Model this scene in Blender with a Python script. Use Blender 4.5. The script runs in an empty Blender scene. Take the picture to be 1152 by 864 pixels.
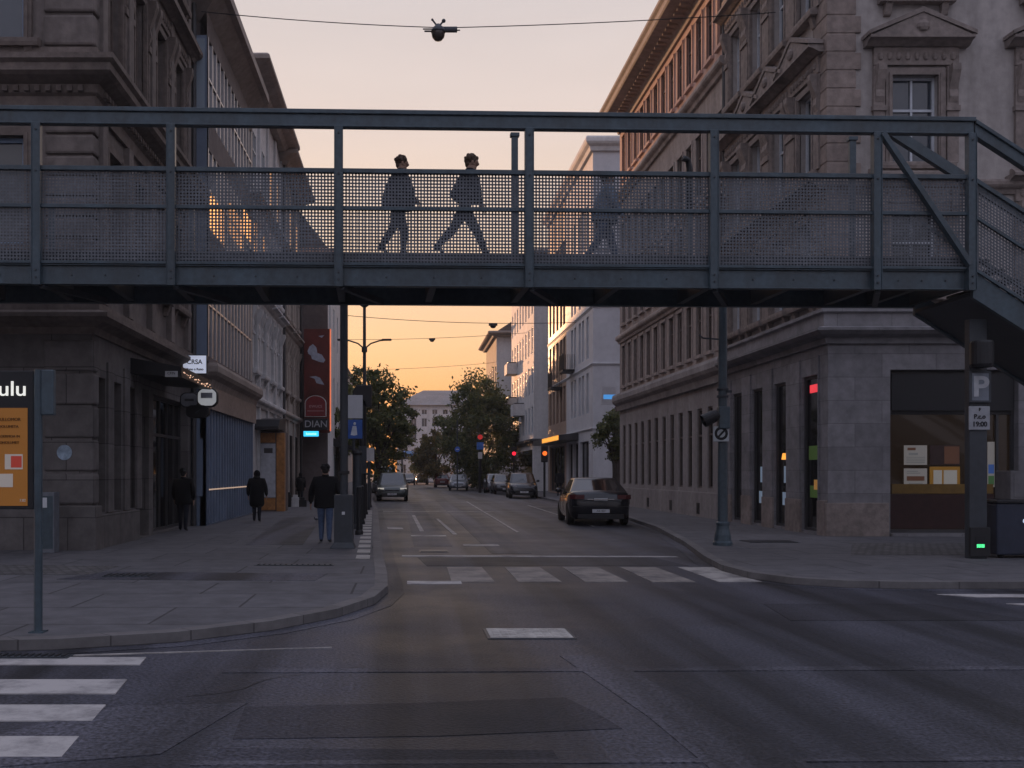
import bpy, bmesh, math, random
from mathutils import Vector, Matrix
random.seed(7)
R = math.radians
sc = bpy.context.scene
col = sc.collection
F, VX, HY, CH = 1120.0, 458.0, 532.0, 1.62      # focal length in photo pixels, street vanishing point, eye height

# ------------------------------------------------------------------ camera
cam = bpy.data.objects.new('camera', bpy.data.cameras.new('camera'))
col.objects.link(cam)
cam.location = (0, 0, CH); cam.rotation_euler = (R(90), 0, 0)
cam.data.sensor_width = 36; cam.data.lens = 36 * F / 1152
cam.data.shift_x = (576 - VX) / 1152; cam.data.shift_y = (HY - 432) / 1152
cam.data.clip_start = .1; cam.data.clip_end = 3000
sc.camera = cam

# ------------------------------------------------------------------ sky, sun, exposure
SUN_EL, SUN_AZ = 3.6, -12.0                       # degrees; azimuth from +Y, negative = left
w = bpy.data.worlds.new('World'); sc.world = w; w.use_nodes = True
nt = w.node_tree; N = nt.nodes; L = nt.links
bg = N['Background']
sky = N.new('ShaderNodeTexSky'); sky.sky_type = 'NISHITA'; sky.sun_disc = False
sky.sun_elevation = R(SUN_EL); sky.sun_rotation = R(SUN_AZ)
sky.air_density = 1.0; sky.dust_density = 2.2; sky.ozone_density = 1.6
bg.inputs[1].default_value = .12
# thin high veil over the clear sky: warm towards the sunset, dusky blue overhead and behind
tcw = N.new('ShaderNodeTexCoord'); spw = N.new('ShaderNodeSeparateXYZ'); L.new(tcw.outputs['Generated'], spw.inputs[0])
def wramp(stops):
    r = N.new('ShaderNodeValToRGB'); e = r.color_ramp.elements
    while len(e) < len(stops): e.new(.5)
    for q, (p, c) in zip(e, stops): q.position = p; q.color = (*c, 1)
    L.new(spw.outputs[2], r.inputs[0]); return r.outputs[0]
warm = wramp([(0, (.94, .32, .09)), (.07, (.96, .42, .15)), (.13, (.96, .56, .30)), (.22, (.88, .655, .49)), (.33, (.75, .625, .575)), (.46, (.62, .565, .57)), (.7, (.60, .605, .75)), (1, (.58, .62, .83))])
cool = wramp([(0, (.22, .20, .235)), (.14, (.37, .345, .40)), (.4, (.56, .56, .70)), (1, (.58, .62, .83))])
dt = N.new('ShaderNodeVectorMath'); dt.operation = 'DOT_PRODUCT'; dt.inputs[1].default_value = (math.sin(R(SUN_AZ)), math.cos(R(SUN_AZ)), 0); L.new(tcw.outputs['Generated'], dt.inputs[0])
mrw = N.new('ShaderNodeMapRange'); mrw.interpolation_type = 'SMOOTHSTEP'; mrw.inputs[1].default_value = -.2; mrw.inputs[2].default_value = .85; L.new(dt.outputs['Value'], mrw.inputs[0])
vm_ = N.new('ShaderNodeMix'); vm_.data_type = 'RGBA'; L.new(mrw.outputs[0], vm_.inputs[0]); L.new(cool, vm_.inputs[6]); L.new(warm, vm_.inputs[7])
nzm = N.new('ShaderNodeMapping'); nzm.inputs['Scale'].default_value = (1.2, 1.2, 7); nzw = N.new('ShaderNodeTexNoise'); nzw.inputs['Scale'].default_value = 1.6; nzw.inputs['Detail'].default_value = 5
L.new(tcw.outputs['Generated'], nzm.inputs[0]); L.new(nzm.outputs[0], nzw.inputs['Vector'])
nr = N.new('ShaderNodeMapRange'); nr.inputs[1].default_value = .3; nr.inputs[2].default_value = .7; nr.inputs[3].default_value = .95 / .12; nr.inputs[4].default_value = 1.05 / .12; L.new(nzw.outputs[0], nr.inputs[0])
vs_ = N.new('ShaderNodeVectorMath'); vs_.operation = 'SCALE'; L.new(vm_.outputs[2], vs_.inputs[0]); L.new(nr.outputs[0], vs_.inputs['Scale'])
mw = N.new('ShaderNodeMix'); mw.data_type = 'RGBA'; mw.inputs[0].default_value = .92; L.new(sky.outputs[0], mw.inputs[6]); L.new(vs_.outputs[0], mw.inputs[7])
L.new(mw.outputs[2], bg.inputs[0])
sun = bpy.data.objects.new('sun', bpy.data.lights.new('sun', 'SUN'))
col.objects.link(sun)
sun.data.energy = 4.8; sun.data.angle = R(.6); sun.data.color = (1, .52, .26)
ts = Vector((math.sin(R(SUN_AZ)) * math.cos(R(SUN_EL)), math.cos(R(SUN_AZ)) * math.cos(R(SUN_EL)), math.sin(R(SUN_EL))))
sun.rotation_euler = ts.to_track_quat('Z', 'Y').to_euler()
vs = sc.view_settings
vs.view_transform = 'Standard'; vs.look = 'None'; vs.gamma = 1; vs.use_curve_mapping = False
vs.exposure = 0.16
sc.cycles.max_bounces = 8

# ------------------------------------------------------------------ materials
def new_mat(name):
    m = bpy.data.materials.new(name); m.use_nodes = True
    return m, m.node_tree.nodes, m.node_tree.links, m.node_tree.nodes['Principled BSDF']

def mat(name, c, rough=.75, spec=.4, metal=0., scale=6., amt=.18, stain=.5, samt=.2, bump=.15, bscale=None, streak=False, rvar=0., coat=0.):
    """mottled procedural surface: fine grain, large stains, a small bump"""
    m, n, l, b = new_mat(name)
    tc = n.new('ShaderNodeTexCoord')
    n1 = n.new('ShaderNodeTexNoise'); n1.inputs['Scale'].default_value = scale; n1.inputs['Detail'].default_value = 6
    n2 = n.new('ShaderNodeTexNoise'); n2.inputs['Scale'].default_value = stain; n2.inputs['Detail'].default_value = 5
    n2.inputs['Roughness'].default_value = .6
    l.new(tc.outputs['Object'], n1.inputs['Vector'])
    if streak:
        mp = n.new('ShaderNodeMapping'); mp.inputs['Scale'].default_value = (2.2, 2.2, .35)
        l.new(tc.outputs['Object'], mp.inputs[0]); l.new(mp.outputs[0], n2.inputs['Vector'])
    else:
        l.new(tc.outputs['Object'], n2.inputs['Vector'])
    def mr(src, a):
        r = n.new('ShaderNodeMapRange'); r.inputs[1].default_value = .3; r.inputs[2].default_value = .7
        r.inputs[3].default_value = 1 - a; r.inputs[4].default_value = 1 + a
        l.new(src, r.inputs[0]); return r.outputs[0]
    mu = n.new('ShaderNodeMath'); mu.operation = 'MULTIPLY'
    l.new(mr(n1.outputs[0], amt), mu.inputs[0]); l.new(mr(n2.outputs[0], samt), mu.inputs[1])
    vm = n.new('ShaderNodeVectorMath'); vm.operation = 'SCALE'; vm.inputs[0].default_value = c[:3]
    l.new(mu.outputs[0], vm.inputs['Scale']); l.new(vm.outputs[0], b.inputs['Base Color'])
    b.inputs['Roughness'].default_value = rough; b.inputs['Metallic'].default_value = metal
    b.inputs['Specular IOR Level'].default_value = spec; b.inputs['Coat Weight'].default_value = coat
    if rvar:
        r = n.new('ShaderNodeMapRange'); r.inputs[1].default_value = .3; r.inputs[2].default_value = .7
        r.inputs[3].default_value = rough - rvar; r.inputs[4].default_value = rough + rvar
        l.new(n2.outputs[0], r.inputs[0]); l.new(r.outputs[0], b.inputs['Roughness'])
    if bump:
        nb = n.new('ShaderNodeTexNoise'); nb.inputs['Scale'].default_value = bscale or scale * 4; nb.inputs['Detail'].default_value = 4
        l.new(tc.outputs['Object'], nb.inputs['Vector'])
        bp = n.new('ShaderNodeBump'); bp.inputs['Strength'].default_value = bump; bp.inputs['Distance'].default_value = .02
        l.new(nb.outputs[0], bp.inputs['Height']); l.new(bp.outputs[0], b.inputs['Normal'])
    return m

def blocks(name, c, bw=.9, bh=.45, mortar=.012, rough=.85, flat=False, mcol=.45, amt=.16, off=.5):
    """stone or slab courses with thin joints; flat = laid on the ground"""
    m, n, l, b = new_mat(name)
    tc = n.new('ShaderNodeTexCoord'); sp = n.new('ShaderNodeSeparateXYZ'); cb = n.new('ShaderNodeCombineXYZ')
    l.new(tc.outputs['Object'], sp.inputs[0])
    if flat:
        l.new(sp.outputs[0], cb.inputs[0]); l.new(sp.outputs[1], cb.inputs[1])
    else:
        ad = n.new('ShaderNodeMath'); ad.operation = 'ADD'
        l.new(sp.outputs[0], ad.inputs[0]); l.new(sp.outputs[1], ad.inputs[1])
        l.new(ad.outputs[0], cb.inputs[0]); l.new(sp.outputs[2], cb.inputs[1])
    br = n.new('ShaderNodeTexBrick'); br.offset = off
    br.inputs['Scale'].default_value = 1; br.inputs['Brick Width'].default_value = bw; br.inputs['Row Height'].default_value = bh
    br.inputs['Mortar Size'].default_value = mortar; br.inputs['Mortar Smooth'].default_value = .4
    br.inputs['Color1'].default_value = (*[x * (1 - amt) for x in c], 1); br.inputs['Color2'].default_value = (*[x * (1 + amt) for x in c], 1)
    br.inputs['Mortar'].default_value = (*[x * mcol for x in c], 1)
    l.new(cb.outputs[0], br.inputs['Vector'])
    n1 = n.new('ShaderNodeTexNoise'); n1.inputs['Scale'].default_value = 3; n1.inputs['Detail'].default_value = 8; n1.inputs['Roughness'].default_value = .65
    l.new(tc.outputs['Object'], n1.inputs['Vector'])
    r = n.new('ShaderNodeMapRange'); r.inputs[1].default_value = .3; r.inputs[2].default_value = .7; r.inputs[3].default_value = .72; r.inputs[4].default_value = 1.25
    l.new(n1.outputs[0], r.inputs[0])
    vm = n.new('ShaderNodeVectorMath'); vm.operation = 'SCALE'
    l.new(br.outputs['Color'], vm.inputs[0]); l.new(r.outputs[0], vm.inputs['Scale']); l.new(vm.outputs[0], b.inputs['Base Color'])
    b.inputs['Roughness'].default_value = rough; b.inputs['Specular IOR Level'].default_value = .35
    bp = n.new('ShaderNodeBump'); bp.inputs['Strength'].default_value = .5; bp.inputs['Distance'].default_value = .01
    iv = n.new('ShaderNodeMath'); iv.operation = 'SUBTRACT'; l.new(n1.outputs[0], iv.inputs[0]); l.new(br.outputs['Fac'], iv.inputs[1])
    l.new(iv.outputs[0], bp.inputs['Height']); l.new(bp.outputs[0], b.inputs['Normal'])
    return m

def glass(name, c=(.012, .015, .02), rough=.06, spec=.8, wavy=.04):
    m, n, l, b = new_mat(name)
    b.inputs['Base Color'].default_value = (*c, 1); b.inputs['Roughness'].default_value = rough
    b.inputs['Specular IOR Level'].default_value = spec; b.inputs['IOR'].default_value = 1.55
    tc = n.new('ShaderNodeTexCoord'); nb = n.new('ShaderNodeTexNoise'); nb.inputs['Scale'].default_value = 1.3
    l.new(tc.outputs['Object'], nb.inputs['Vector'])
    bp = n.new('ShaderNodeBump'); bp.inputs['Strength'].default_value = wavy; bp.inputs['Distance'].default_value = .05
    l.new(nb.outputs[0], bp.inputs['Height']); l.new(bp.outputs[0], b.inputs['Normal'])
    return m

def emit(name, c, e, base=None):
    """something that gives off light, a little uneven"""
    m, n, l, b = new_mat(name)
    b.inputs['Base Color'].default_value = (*(base or c), 1); b.inputs['Roughness'].default_value = .4
    tc = n.new('ShaderNodeTexCoord'); nz = n.new('ShaderNodeTexNoise'); nz.inputs['Scale'].default_value = 3
    l.new(tc.outputs['Object'], nz.inputs['Vector'])
    r = n.new('ShaderNodeMapRange'); r.inputs[3].default_value = e * .75; r.inputs[4].default_value = e * 1.25
    l.new(nz.outputs[0], r.inputs[0]); l.new(r.outputs[0], b.inputs['Emission Strength'])
    b.inputs['Emission Color'].default_value = (*c, 1)
    return m

def asphalt(name, c, rough=.62, worn=.22):
    m, n, l, b = new_mat(name)
    tc = n.new('ShaderNodeTexCoord')
    g = n.new('ShaderNodeTexNoise'); g.inputs['Scale'].default_value = 34; g.inputs['Detail'].default_value = 6
    v = n.new('ShaderNodeTexVoronoi'); v.inputs['Scale'].default_value = 70
    s = n.new('ShaderNodeTexNoise'); s.inputs['Scale'].default_value = .45; s.inputs['Detail'].default_value = 8; s.inputs['Roughness'].default_value = .62
    mp = n.new('ShaderNodeMapping'); mp.inputs['Scale'].default_value = (1.0, .035, 1)      # wheel tracks along the street
    t = n.new('ShaderNodeTexNoise'); t.inputs['Scale'].default_value = 1.1; t.inputs['Detail'].default_value = 3
    for q in (g, v, s): l.new(tc.outputs['Object'], q.inputs['Vector'])
    l.new(tc.outputs['Object'], mp.inputs[0]); l.new(mp.outputs[0], t.inputs['Vector'])
    def mr(src, lo, hi, a=.3, z=.7):
        r = n.new('ShaderNodeMapRange'); r.inputs[1].default_value = a; r.inputs[2].default_value = z
        r.inputs[3].default_value = lo; r.inputs[4].default_value = hi; l.new(src, r.inputs[0]); return r.outputs[0]
    def mul(a, z):
        q = n.new('ShaderNodeMath'); q.operation = 'MULTIPLY'; l.new(a, q.inputs[0]); l.new(z, q.inputs[1]); return q.outputs[0]
    k = mul(mul(mr(g.outputs[0], .3, 1.85), mr(s.outputs[0], 1 - worn, 1 + worn)), mul(mr(t.outputs[0], .42, 1.8, .4, .62), mr(v.outputs['Distance'], .75, 1.2, 0, .6)))
    vm = n.new('ShaderNodeVectorMath'); vm.operation = 'SCALE'; vm.inputs[0].default_value = c
    l.new(k, vm.inputs['Scale']); l.new(vm.outputs[0], b.inputs['Base Color'])
    l.new(mr(s.outputs[0], rough - .1, rough + .1), b.inputs['Roughness']); b.inputs['Specular IOR Level'].default_value = .33
    bp = n.new('ShaderNodeBump'); bp.inputs['Strength'].default_value = .7; bp.inputs['Distance'].default_value = .01
    l.new(g.outputs[0], bp.inputs['Height']); l.new(bp.outputs[0], b.inputs['Normal'])
    return m

def paint_mark(name, c, keep=.5):
    """worn road paint: where it has flaked off the asphalt shows"""
    m, n, l, b = new_mat(name)
    tc = n.new('ShaderNodeTexCoord'); g = n.new('ShaderNodeTexNoise'); g.inputs['Scale'].default_value = 1.7; g.inputs['Detail'].default_value = 12; g.inputs['Roughness'].default_value = .74
    l.new(tc.outputs['Object'], g.inputs['Vector'])
    r = n.new('ShaderNodeMapRange'); r.inputs[1].default_value = keep - .14; r.inputs[2].default_value = keep + .12; r.inputs[3].default_value = .04; r.inputs[4].default_value = .92
    l.new(g.outputs[0], r.inputs[0])
    mx = n.new('ShaderNodeMix'); mx.data_type = 'RGBA'; mx.inputs[6].default_value = (*c, 1); mx.inputs[7].default_value = (.05, .05, .06, 1)
    l.new(r.outputs[0], mx.inputs[0]); l.new(mx.outputs[2], b.inputs['Base Color']); b.inputs['Roughness'].default_value = .7
    return m

def leafmat(name, a, z):
    m, n, l, b = new_mat(name)
    ge = n.new('ShaderNodeNewGeometry'); mx = n.new('ShaderNodeMix'); mx.data_type = 'RGBA'
    mx.inputs[6].default_value = (*a, 1); mx.inputs[7].default_value = (*z, 1)
    l.new(ge.outputs['Random Per Island'], mx.inputs[0]); l.new(mx.outputs[2], b.inputs['Base Color'])
    b.inputs['Roughness'].default_value = .6
    tr = n.new('ShaderNodeBsdfTranslucent'); ms = n.new('ShaderNodeMixShader'); ms.inputs[0].default_value = .3
    l.new(mx.outputs[2], tr.inputs[0]); l.new(b.outputs[0], ms.inputs[1]); l.new(tr.outputs[0], ms.inputs[2]); ms.inputs[0].default_value = .42
    l.new(ms.outputs[0], n['Material Output'].inputs[0])
    return m

M = {}
M['asphalt'] = asphalt('asphalt', (.026, .0265, .034), .54)
M['patch'] = asphalt('fresh_asphalt', (.016, .016, .021), .62, .2)
M['patch2'] = asphalt('old_asphalt', (.036, .036, .045), .6, .15)
M['pave'] = blocks('pavement_slabs', (.098, .095, .102), 1.9, 1.25, .018, .8, True, .42, .1, .37)
M['cobble'] = blocks('cobble_setts', (.10, .095, .095), .16, .16, .016, .8, True, .4, .2)
M['kerb'] = blocks('kerb_stone', (.125, .118, .118), 1.0, 5.0, .012, .75, False, .5, .12)
M['white_paint'] = paint_mark('road_paint', (.42, .40, .39), .6)
M['worn_paint'] = paint_mark('worn_road_paint', (.40, .375, .35), .55)
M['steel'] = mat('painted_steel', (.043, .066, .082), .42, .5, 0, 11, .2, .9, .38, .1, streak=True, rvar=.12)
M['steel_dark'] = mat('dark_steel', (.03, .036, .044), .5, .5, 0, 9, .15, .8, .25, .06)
M['galv'] = mat('perforated_plate', (.10, .108, .122), .5, .5, .2, 12, .2, 1, .3, 0)
M['deck'] = mat('bridge_deck', (.035, .037, .04), .8, .3, 0, 9)
M['stone_l'] = mat('brown_stone', (.155, .13, .118), .85, .3, 0, 5, .2, .6, .28, .3, streak=True)
M['stone_lo'] = blocks('grey_brown_ashlar', (.13, .118, .114), 1.1, .74, .012)
M['trim_l'] = mat('dark_stone_trim', (.15, .12, .105), .85, .3, 0, 7, .22, .8, .3, .35)
M['plaster_r'] = mat('grey_plaster', (.37, .335, .315), .9, .25, 0, 5, .12, .5, .34, .2, streak=True)
M['stone_r'] = blocks('ashlar_pier', (.215, .205, .212), 1.3, .56, .008, .8, False, .6, .14)
M['quoin'] = mat('brown_quoin_stone', (.25, .20, .175), .85, .3, 0, 6, .2, .8, .25, .3)
M['trim_r'] = mat('carved_stone', (.235, .195, .175), .85, .3, 0, 7, .22, .8, .28, .35)
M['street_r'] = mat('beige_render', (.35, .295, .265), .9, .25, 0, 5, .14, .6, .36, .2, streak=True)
M['pink'] = mat('pink_sunlit_render', (.50, .34, .285), .9, .25, 0, 5, .1, .5, .18, .15, streak=True)  # pink of the low sun put into the render colour
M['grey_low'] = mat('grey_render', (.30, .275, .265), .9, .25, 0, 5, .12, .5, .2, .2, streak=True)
M['pale'] = mat('pale_cladding', (.55, .55, .57), .6, .4, 0, 3, .06, .4, .12, .05)
M['bronze'] = mat('bronze_cladding', (.34, .23, .17), .5, .5, 0, 3, .1, .4, .15, .05)
M['white_wall'] = mat('white_render', (.62, .60, .59), .8, .3, 0, 4, .08, .5, .15, .08, streak=True)
M['greywhite'] = mat('grey_white_render', (.54, .53, .53), .85, .3, 0, 4, .12, .5, .22, .15, streak=True)
M['beige'] = mat('beige_wall', (.36, .31, .27), .85, .3, 0, 4, .12, .5, .2, .15, streak=True)
M['brownwall'] = mat('brown_wall', (.14, .115, .11), .85, .3, 0, 4, .12, .5, .2, .15)
M['blue_panel'] = mat('blue_grey_panel', (.15, .19, .26), .5, .5, 0, 3, .08, .6, .15, .03)
M['roof'] = mat('dark_roof', (.10, .085, .08), .8, .3, 0, 5, .2, .6, .2, .2)
M['eave'] = mat('painted_eave', (.30, .25, .22), .8, .3, 0, 5, .15, .6, .2, .1)
M['frame_w'] = mat('white_window_frame', (.55, .58, .62), .5, .4, 0, 8, .06, 1, .1, 0)
M['frame_d'] = mat('dark_window_frame', (.05, .048, .05), .5, .4, 0, 8, .1, 1, .1, 0)
M['frame_b'] = mat('brown_window_frame', (.12, .09, .075), .6, .4, 0, 8, .1, 1, .1, 0)
M['alu'] = mat('pale_mullion', (.45, .43, .44), .35, .5, .6, 8, .06, 1, .1, 0)
M['glass'] = glass('window_glass', (.008, .01, .013), .06, .6); M['glass2'] = glass('window_glass_blue', (.03, .04, .055), .08)
M['curtain'] = glass('window_glass_curtained', (.09, .088, .085), .1, .6)
M['curtainwall'] = glass('curtain_wall_glass', (.02, .022, .028), .04, 1.0, .03)
M['darkglass'] = glass('shop_glass', (.006, .006, .007), .05, .5)
M['glint_glass'] = emit('amber_glint_glass', (1, .42, .12), 1.6, (.3, .15, .05)); M['litglass'] = glass('dim_lit_shop_glass', (.012, .008, .006), .08, .5); _b = M['litglass'].node_tree.nodes['Principled BSDF']; _b.inputs['Emission Color'].default_value = (.8, .5, .3, 1); _b.inputs['Emission Strength'].default_value = .008  # amber panes: sunset reflection put into the glass as emission
M['black'] = mat('black_metal', (.012, .012, .014), .5, .4, 0, 8, .1, 1, .1, .02)
M['tyre'] = mat('tyre_rubber', (.012, .012, .012), .85, .3)
M['rim'] = mat('wheel_rim', (.35, .35, .36), .35, .5, .7, 8, .06, 1, .1, 0)
M['chrome'] = mat('metal_trim', (.5, .5, .5), .25, .5, .9, 8, .05, 1, .05, 0)
M['plate'] = mat('number_plate', (.55, .56, .58), .5, .4, 0, 8, .05, 1, .05, 0)
M['ink'] = mat('black_ink', (.015, .015, .018), .6, .3, 0, 8, .05, 1, .05, 0)
M['wood'] = mat('orange_wood', (.36, .16, .05), .5, .4, 0, 9, .25, 1, .2, .1)
M['bark'] = mat('bark', (.06, .048, .04), .9, .2, 0, 9, .25, 1, .2, .5)
M['leaf'] = leafmat('leaf_green', (.03, .05, .013), (.16, .165, .042))
M['leaf_y'] = leafmat('leaf_autumn', (.05, .05, .013), (.20, .14, .03))
M['wire'] = mat('wire', (.02, .02, .022), .6, .3, 0, 8, .05, 1, .05, 0)
M['concrete'] = mat('concrete_cover', (.36, .34, .315), .8, .3, 0, 14, .15, 3, .25, .2)

# ------------------------------------------------------------------ mesh helpers
class MB:
    def __init__(s): s.v, s.f, s.m = [], [], []
    def add(s, vs, fs, m=0):
        o = len(s.v); s.v += [tuple(p) for p in vs]; s.f += [tuple(i + o for i in f) for f in fs]; s.m += [m] * len(fs); return s
    def box(s, x0, x1, y0, y1, z0, z1, m=0):
        return s.add([(x0, y0, z0), (x1, y0, z0), (x1, y1, z0), (x0, y1, z0), (x0, y0, z1), (x1, y0, z1), (x1, y1, z1), (x0, y1, z1)],
                     [(0, 3, 2, 1), (4, 5, 6, 7), (0, 1, 5, 4), (1, 2, 6, 5), (2, 3, 7, 6), (3, 0, 4, 7)], m)
    def poly(s, pts, z0, z1=None, m=0):
        n = len(pts)
        if z1 is None: return s.add([(x, y, z0) for x, y in pts], [tuple(range(n))], m)
        return s.add([(x, y, z1) for x, y in pts] + [(x, y, z0) for x, y in pts],
                     [tuple(range(n)), tuple(range(2 * n - 1, n - 1, -1))] + [(i, i + n, (i + 1) % n + n, (i + 1) % n) for i in range(n)], m)
    def prism(s, prof, x0, x1, m=0):                 # profile (y, z) extruded along x
        n = len(prof)
        return s.add([(x0, y, z) for y, z in prof] + [(x1, y, z) for y, z in prof],
                     [tuple(range(n - 1, -1, -1)), tuple(range(n, 2 * n))] + [(i, (i + 1) % n, (i + 1) % n + n, i + n) for i in range(n)], m)
    def plate(s, prof, y0, y1, m=0):                 # profile (x, z) given thickness along y
        n = len(prof)
        return s.add([(x, y0, z) for x, z in prof] + [(x, y1, z) for x, z in prof],
                     [tuple(range(n)), tuple(range(2 * n - 1, n - 1, -1))] + [(i, i + n, (i + 1) % n + n, (i + 1) % n) for i in range(n)], m)
    def tube(s, pts, r, n=8, m=0, r1=None):
        pts = [Vector(p) for p in pts]; k = len(pts); vs, fs = [], []
        for i, p in enumerate(pts):
            d = (pts[min(i + 1, k - 1)] - pts[max(i - 1, 0)]).normalized()
            a = d.cross(Vector((0, 0, 1)) if abs(d.z) < .9 else Vector((1, 0, 0))).normalized(); b = d.cross(a)
            rr = r if r1 is None else r + (r1 - r) * i / (k - 1)
            for j in range(n):
                t = 2 * math.pi * j / n; vs.append(p + a * (rr * math.cos(t)) + b * (rr * math.sin(t)))
        for i in range(k - 1):
            for j in range(n): fs.append((i * n + j, i * n + (j + 1) % n, (i + 1) * n + (j + 1) % n, (i + 1) * n + j))
        fs += [tuple(range(n - 1, -1, -1)), tuple(range((k - 1) * n, k * n))]
        return s.add(vs, fs, m)
    def bar(s, p0, p1, w, h, m=0, up=(0, 0, 1)):     # rectangular bar, w sideways, h along up
        p0, p1 = Vector(p0), Vector(p1); d = (p1 - p0).normalized(); a = d.cross(Vector(up)).normalized() * (w / 2); b = a.cross(d).normalized() * (h / 2)
        return s.add([p + q for p in (p0, p1) for q in (-a - b, a - b, a + b, -a + b)],
                     [(0, 1, 2, 3), (7, 6, 5, 4)] + [(i, i + 4, (i + 1) % 4 + 4, (i + 1) % 4) for i in range(4)], m)
    def lathe(s, prof, c=(0, 0, 0), n=16, axis='z', m=0, caps=True):
        vs, fs, k = [], [], len(prof)
        for r, z in prof:
            for j in range(n):
                t = 2 * math.pi * j / n; a, b = r * math.cos(t), r * math.sin(t)
                q = (a, b, z) if axis == 'z' else (z, a, b) if axis == 'x' else (a, z, b)
                vs.append((q[0] + c[0], q[1] + c[1], q[2] + c[2]))
        for i in range(k - 1):
            for j in range(n): fs.append((i * n + j, i * n + (j + 1) % n, (i + 1) * n + (j + 1) % n, (i + 1) * n + j))
        if caps: fs += [tuple(range(n - 1, -1, -1)), tuple(range((k - 1) * n, k * n))]
        return s.add(vs, fs, m)
    def sphere(s, c, rx, ry=None, rz=None, n=10, k=7, m=0):
        ry = ry or rx; rz = rz or rx
        prof = [(math.sin(math.pi * i / k), -math.cos(math.pi * i / k)) for i in range(k + 1)]
        prof[0] = (.02, -1); prof[-1] = (.02, 1)
        o = len(s.v); s.lathe(prof, (0, 0, 0), n, 'z', m)
        for i in range(o, len(s.v)):
            x, y, z = s.v[i]; s.v[i] = (c[0] + x * rx, c[1] + y * ry, c[2] + z * rz)
        return s
    def sweep(s, path, prof, closed=False, m=0):     # profile (outward offset, z) along plan points; outward is to the right of the path
        k = len(path); ps = [Vector((x, y, 0)) for x, y in path]; vs, fs, n = [], [], len(prof)
        for i, p in enumerate(ps):
            a = (p - ps[i - 1]).normalized() if i or closed else None
            b = (ps[(i + 1) % k] - p).normalized() if i < k - 1 or closed else None
            na = Vector((a.y, -a.x, 0)) if a else None; nb = Vector((b.y, -b.x, 0)) if b else None
            if na and nb: q = (na + nb); q = q / max(q.length_squared / 2, .2)
            else: q = na or nb
            for d, z in prof: vs.append(p + q * d + Vector((0, 0, z)))
        for i in range(k if closed else k - 1):
            for j in range(n): fs.append((i * n + j, ((i + 1) % k) * n + j, ((i + 1) % k) * n + (j + 1) % n, i * n + (j + 1) % n))
        if not closed: fs += [tuple(range(n)), tuple(range(k * n - 1, (k - 1) * n - 1, -1))]
        return s.add(vs, fs, m)
    def mesh(s, name, mats, smooth=False, recalc=True):
        me = bpy.data.meshes.new(name); me.from_pydata(s.v, [], s.f)
        for q in (mats if isinstance(mats, (list, tuple)) else [mats]): me.materials.append(M[q] if isinstance(q, str) else q)
        if any(s.m): me.polygons.foreach_set('material_index', s.m)
        if recalc:
            b = bmesh.new(); b.from_mesh(me); bmesh.ops.recalc_face_normals(b, faces=b.faces); b.to_mesh(me); b.free()
        if smooth: me.polygons.foreach_set('use_smooth', [True] * len(me.polygons))
        return me
    def build(s, name, mats, parent=None, loc=(0, 0, 0), rz=0, smooth=False, bevel=0, recalc=True):
        return link(name, s.mesh(name, mats, smooth, recalc), parent, loc, rz, bevel)

def link(name, me, parent=None, loc=(0, 0, 0), rz=0, bevel=0):
    o = bpy.data.objects.new(name, me); col.objects.link(o)
    o.parent = parent; o.location = loc; o.rotation_euler = (0, 0, rz)
    if bevel:
        b = o.modifiers.new('bevel', 'BEVEL'); b.width = bevel; b.segments = 2; b.limit_method = 'ANGLE'; b.harden_normals = False
    return o

def tag(o, label, cat, group=None):
    o['label'] = label; o['category'] = cat
    if group: o['group'] = group
    return o

def struct(o): o['kind'] = 'structure'; return o

def thing(name, label, cat, loc=(0, 0, 0), rz=0, group=None):
    o = bpy.data.objects.new(name, None); col.objects.link(o); o.empty_display_size = .3
    o.location = loc; o.rotation_euler = (0, 0, rz)
    return tag(o, label, cat, group)

def dup(root, loc, rz, label, group=None):
    def cp(o, par):
        c = o.copy(); col.objects.link(c); c.parent = par
        for ch in [q for q in bpy.data.objects if q.parent == o]: cp(ch, c)
        return c
    r = cp(root, None); r.location = loc; r.rotation_euler = (0, 0, rz); r['label'] = label
    if group: r['group'] = group
    return r

def lettering(text, size, mat_, parent, loc, rx=90, rz=0, name='lettering', extrude=.004, sx=1.0, bold=0):
    cu = bpy.data.curves.new('lettering', 'FONT'); cu.body = text; cu.size = size; cu.extrude = extrude
    cu.align_x = 'CENTER'; cu.align_y = 'CENTER'; cu.offset = bold
    t = bpy.data.objects.new('tmp', cu); col.objects.link(t)
    bpy.context.view_layer.update()
    me = bpy.data.meshes.new_from_object(t.evaluated_get(bpy.context.evaluated_depsgraph_get()))
    bpy.data.objects.remove(t); me.materials.clear(); me.materials.append(M[mat_] if isinstance(mat_, str) else mat_)
    o = bpy.data.objects.new(name, me); col.objects.link(o); o.parent = parent
    o.location = loc; o.rotation_euler = (R(rx), 0, R(rz)); o.scale.x = sx
    return o

def at(px, Y): return (px - VX) / F * Y
def zz(py, Y): return CH + (HY - py) / F * Y

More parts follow.
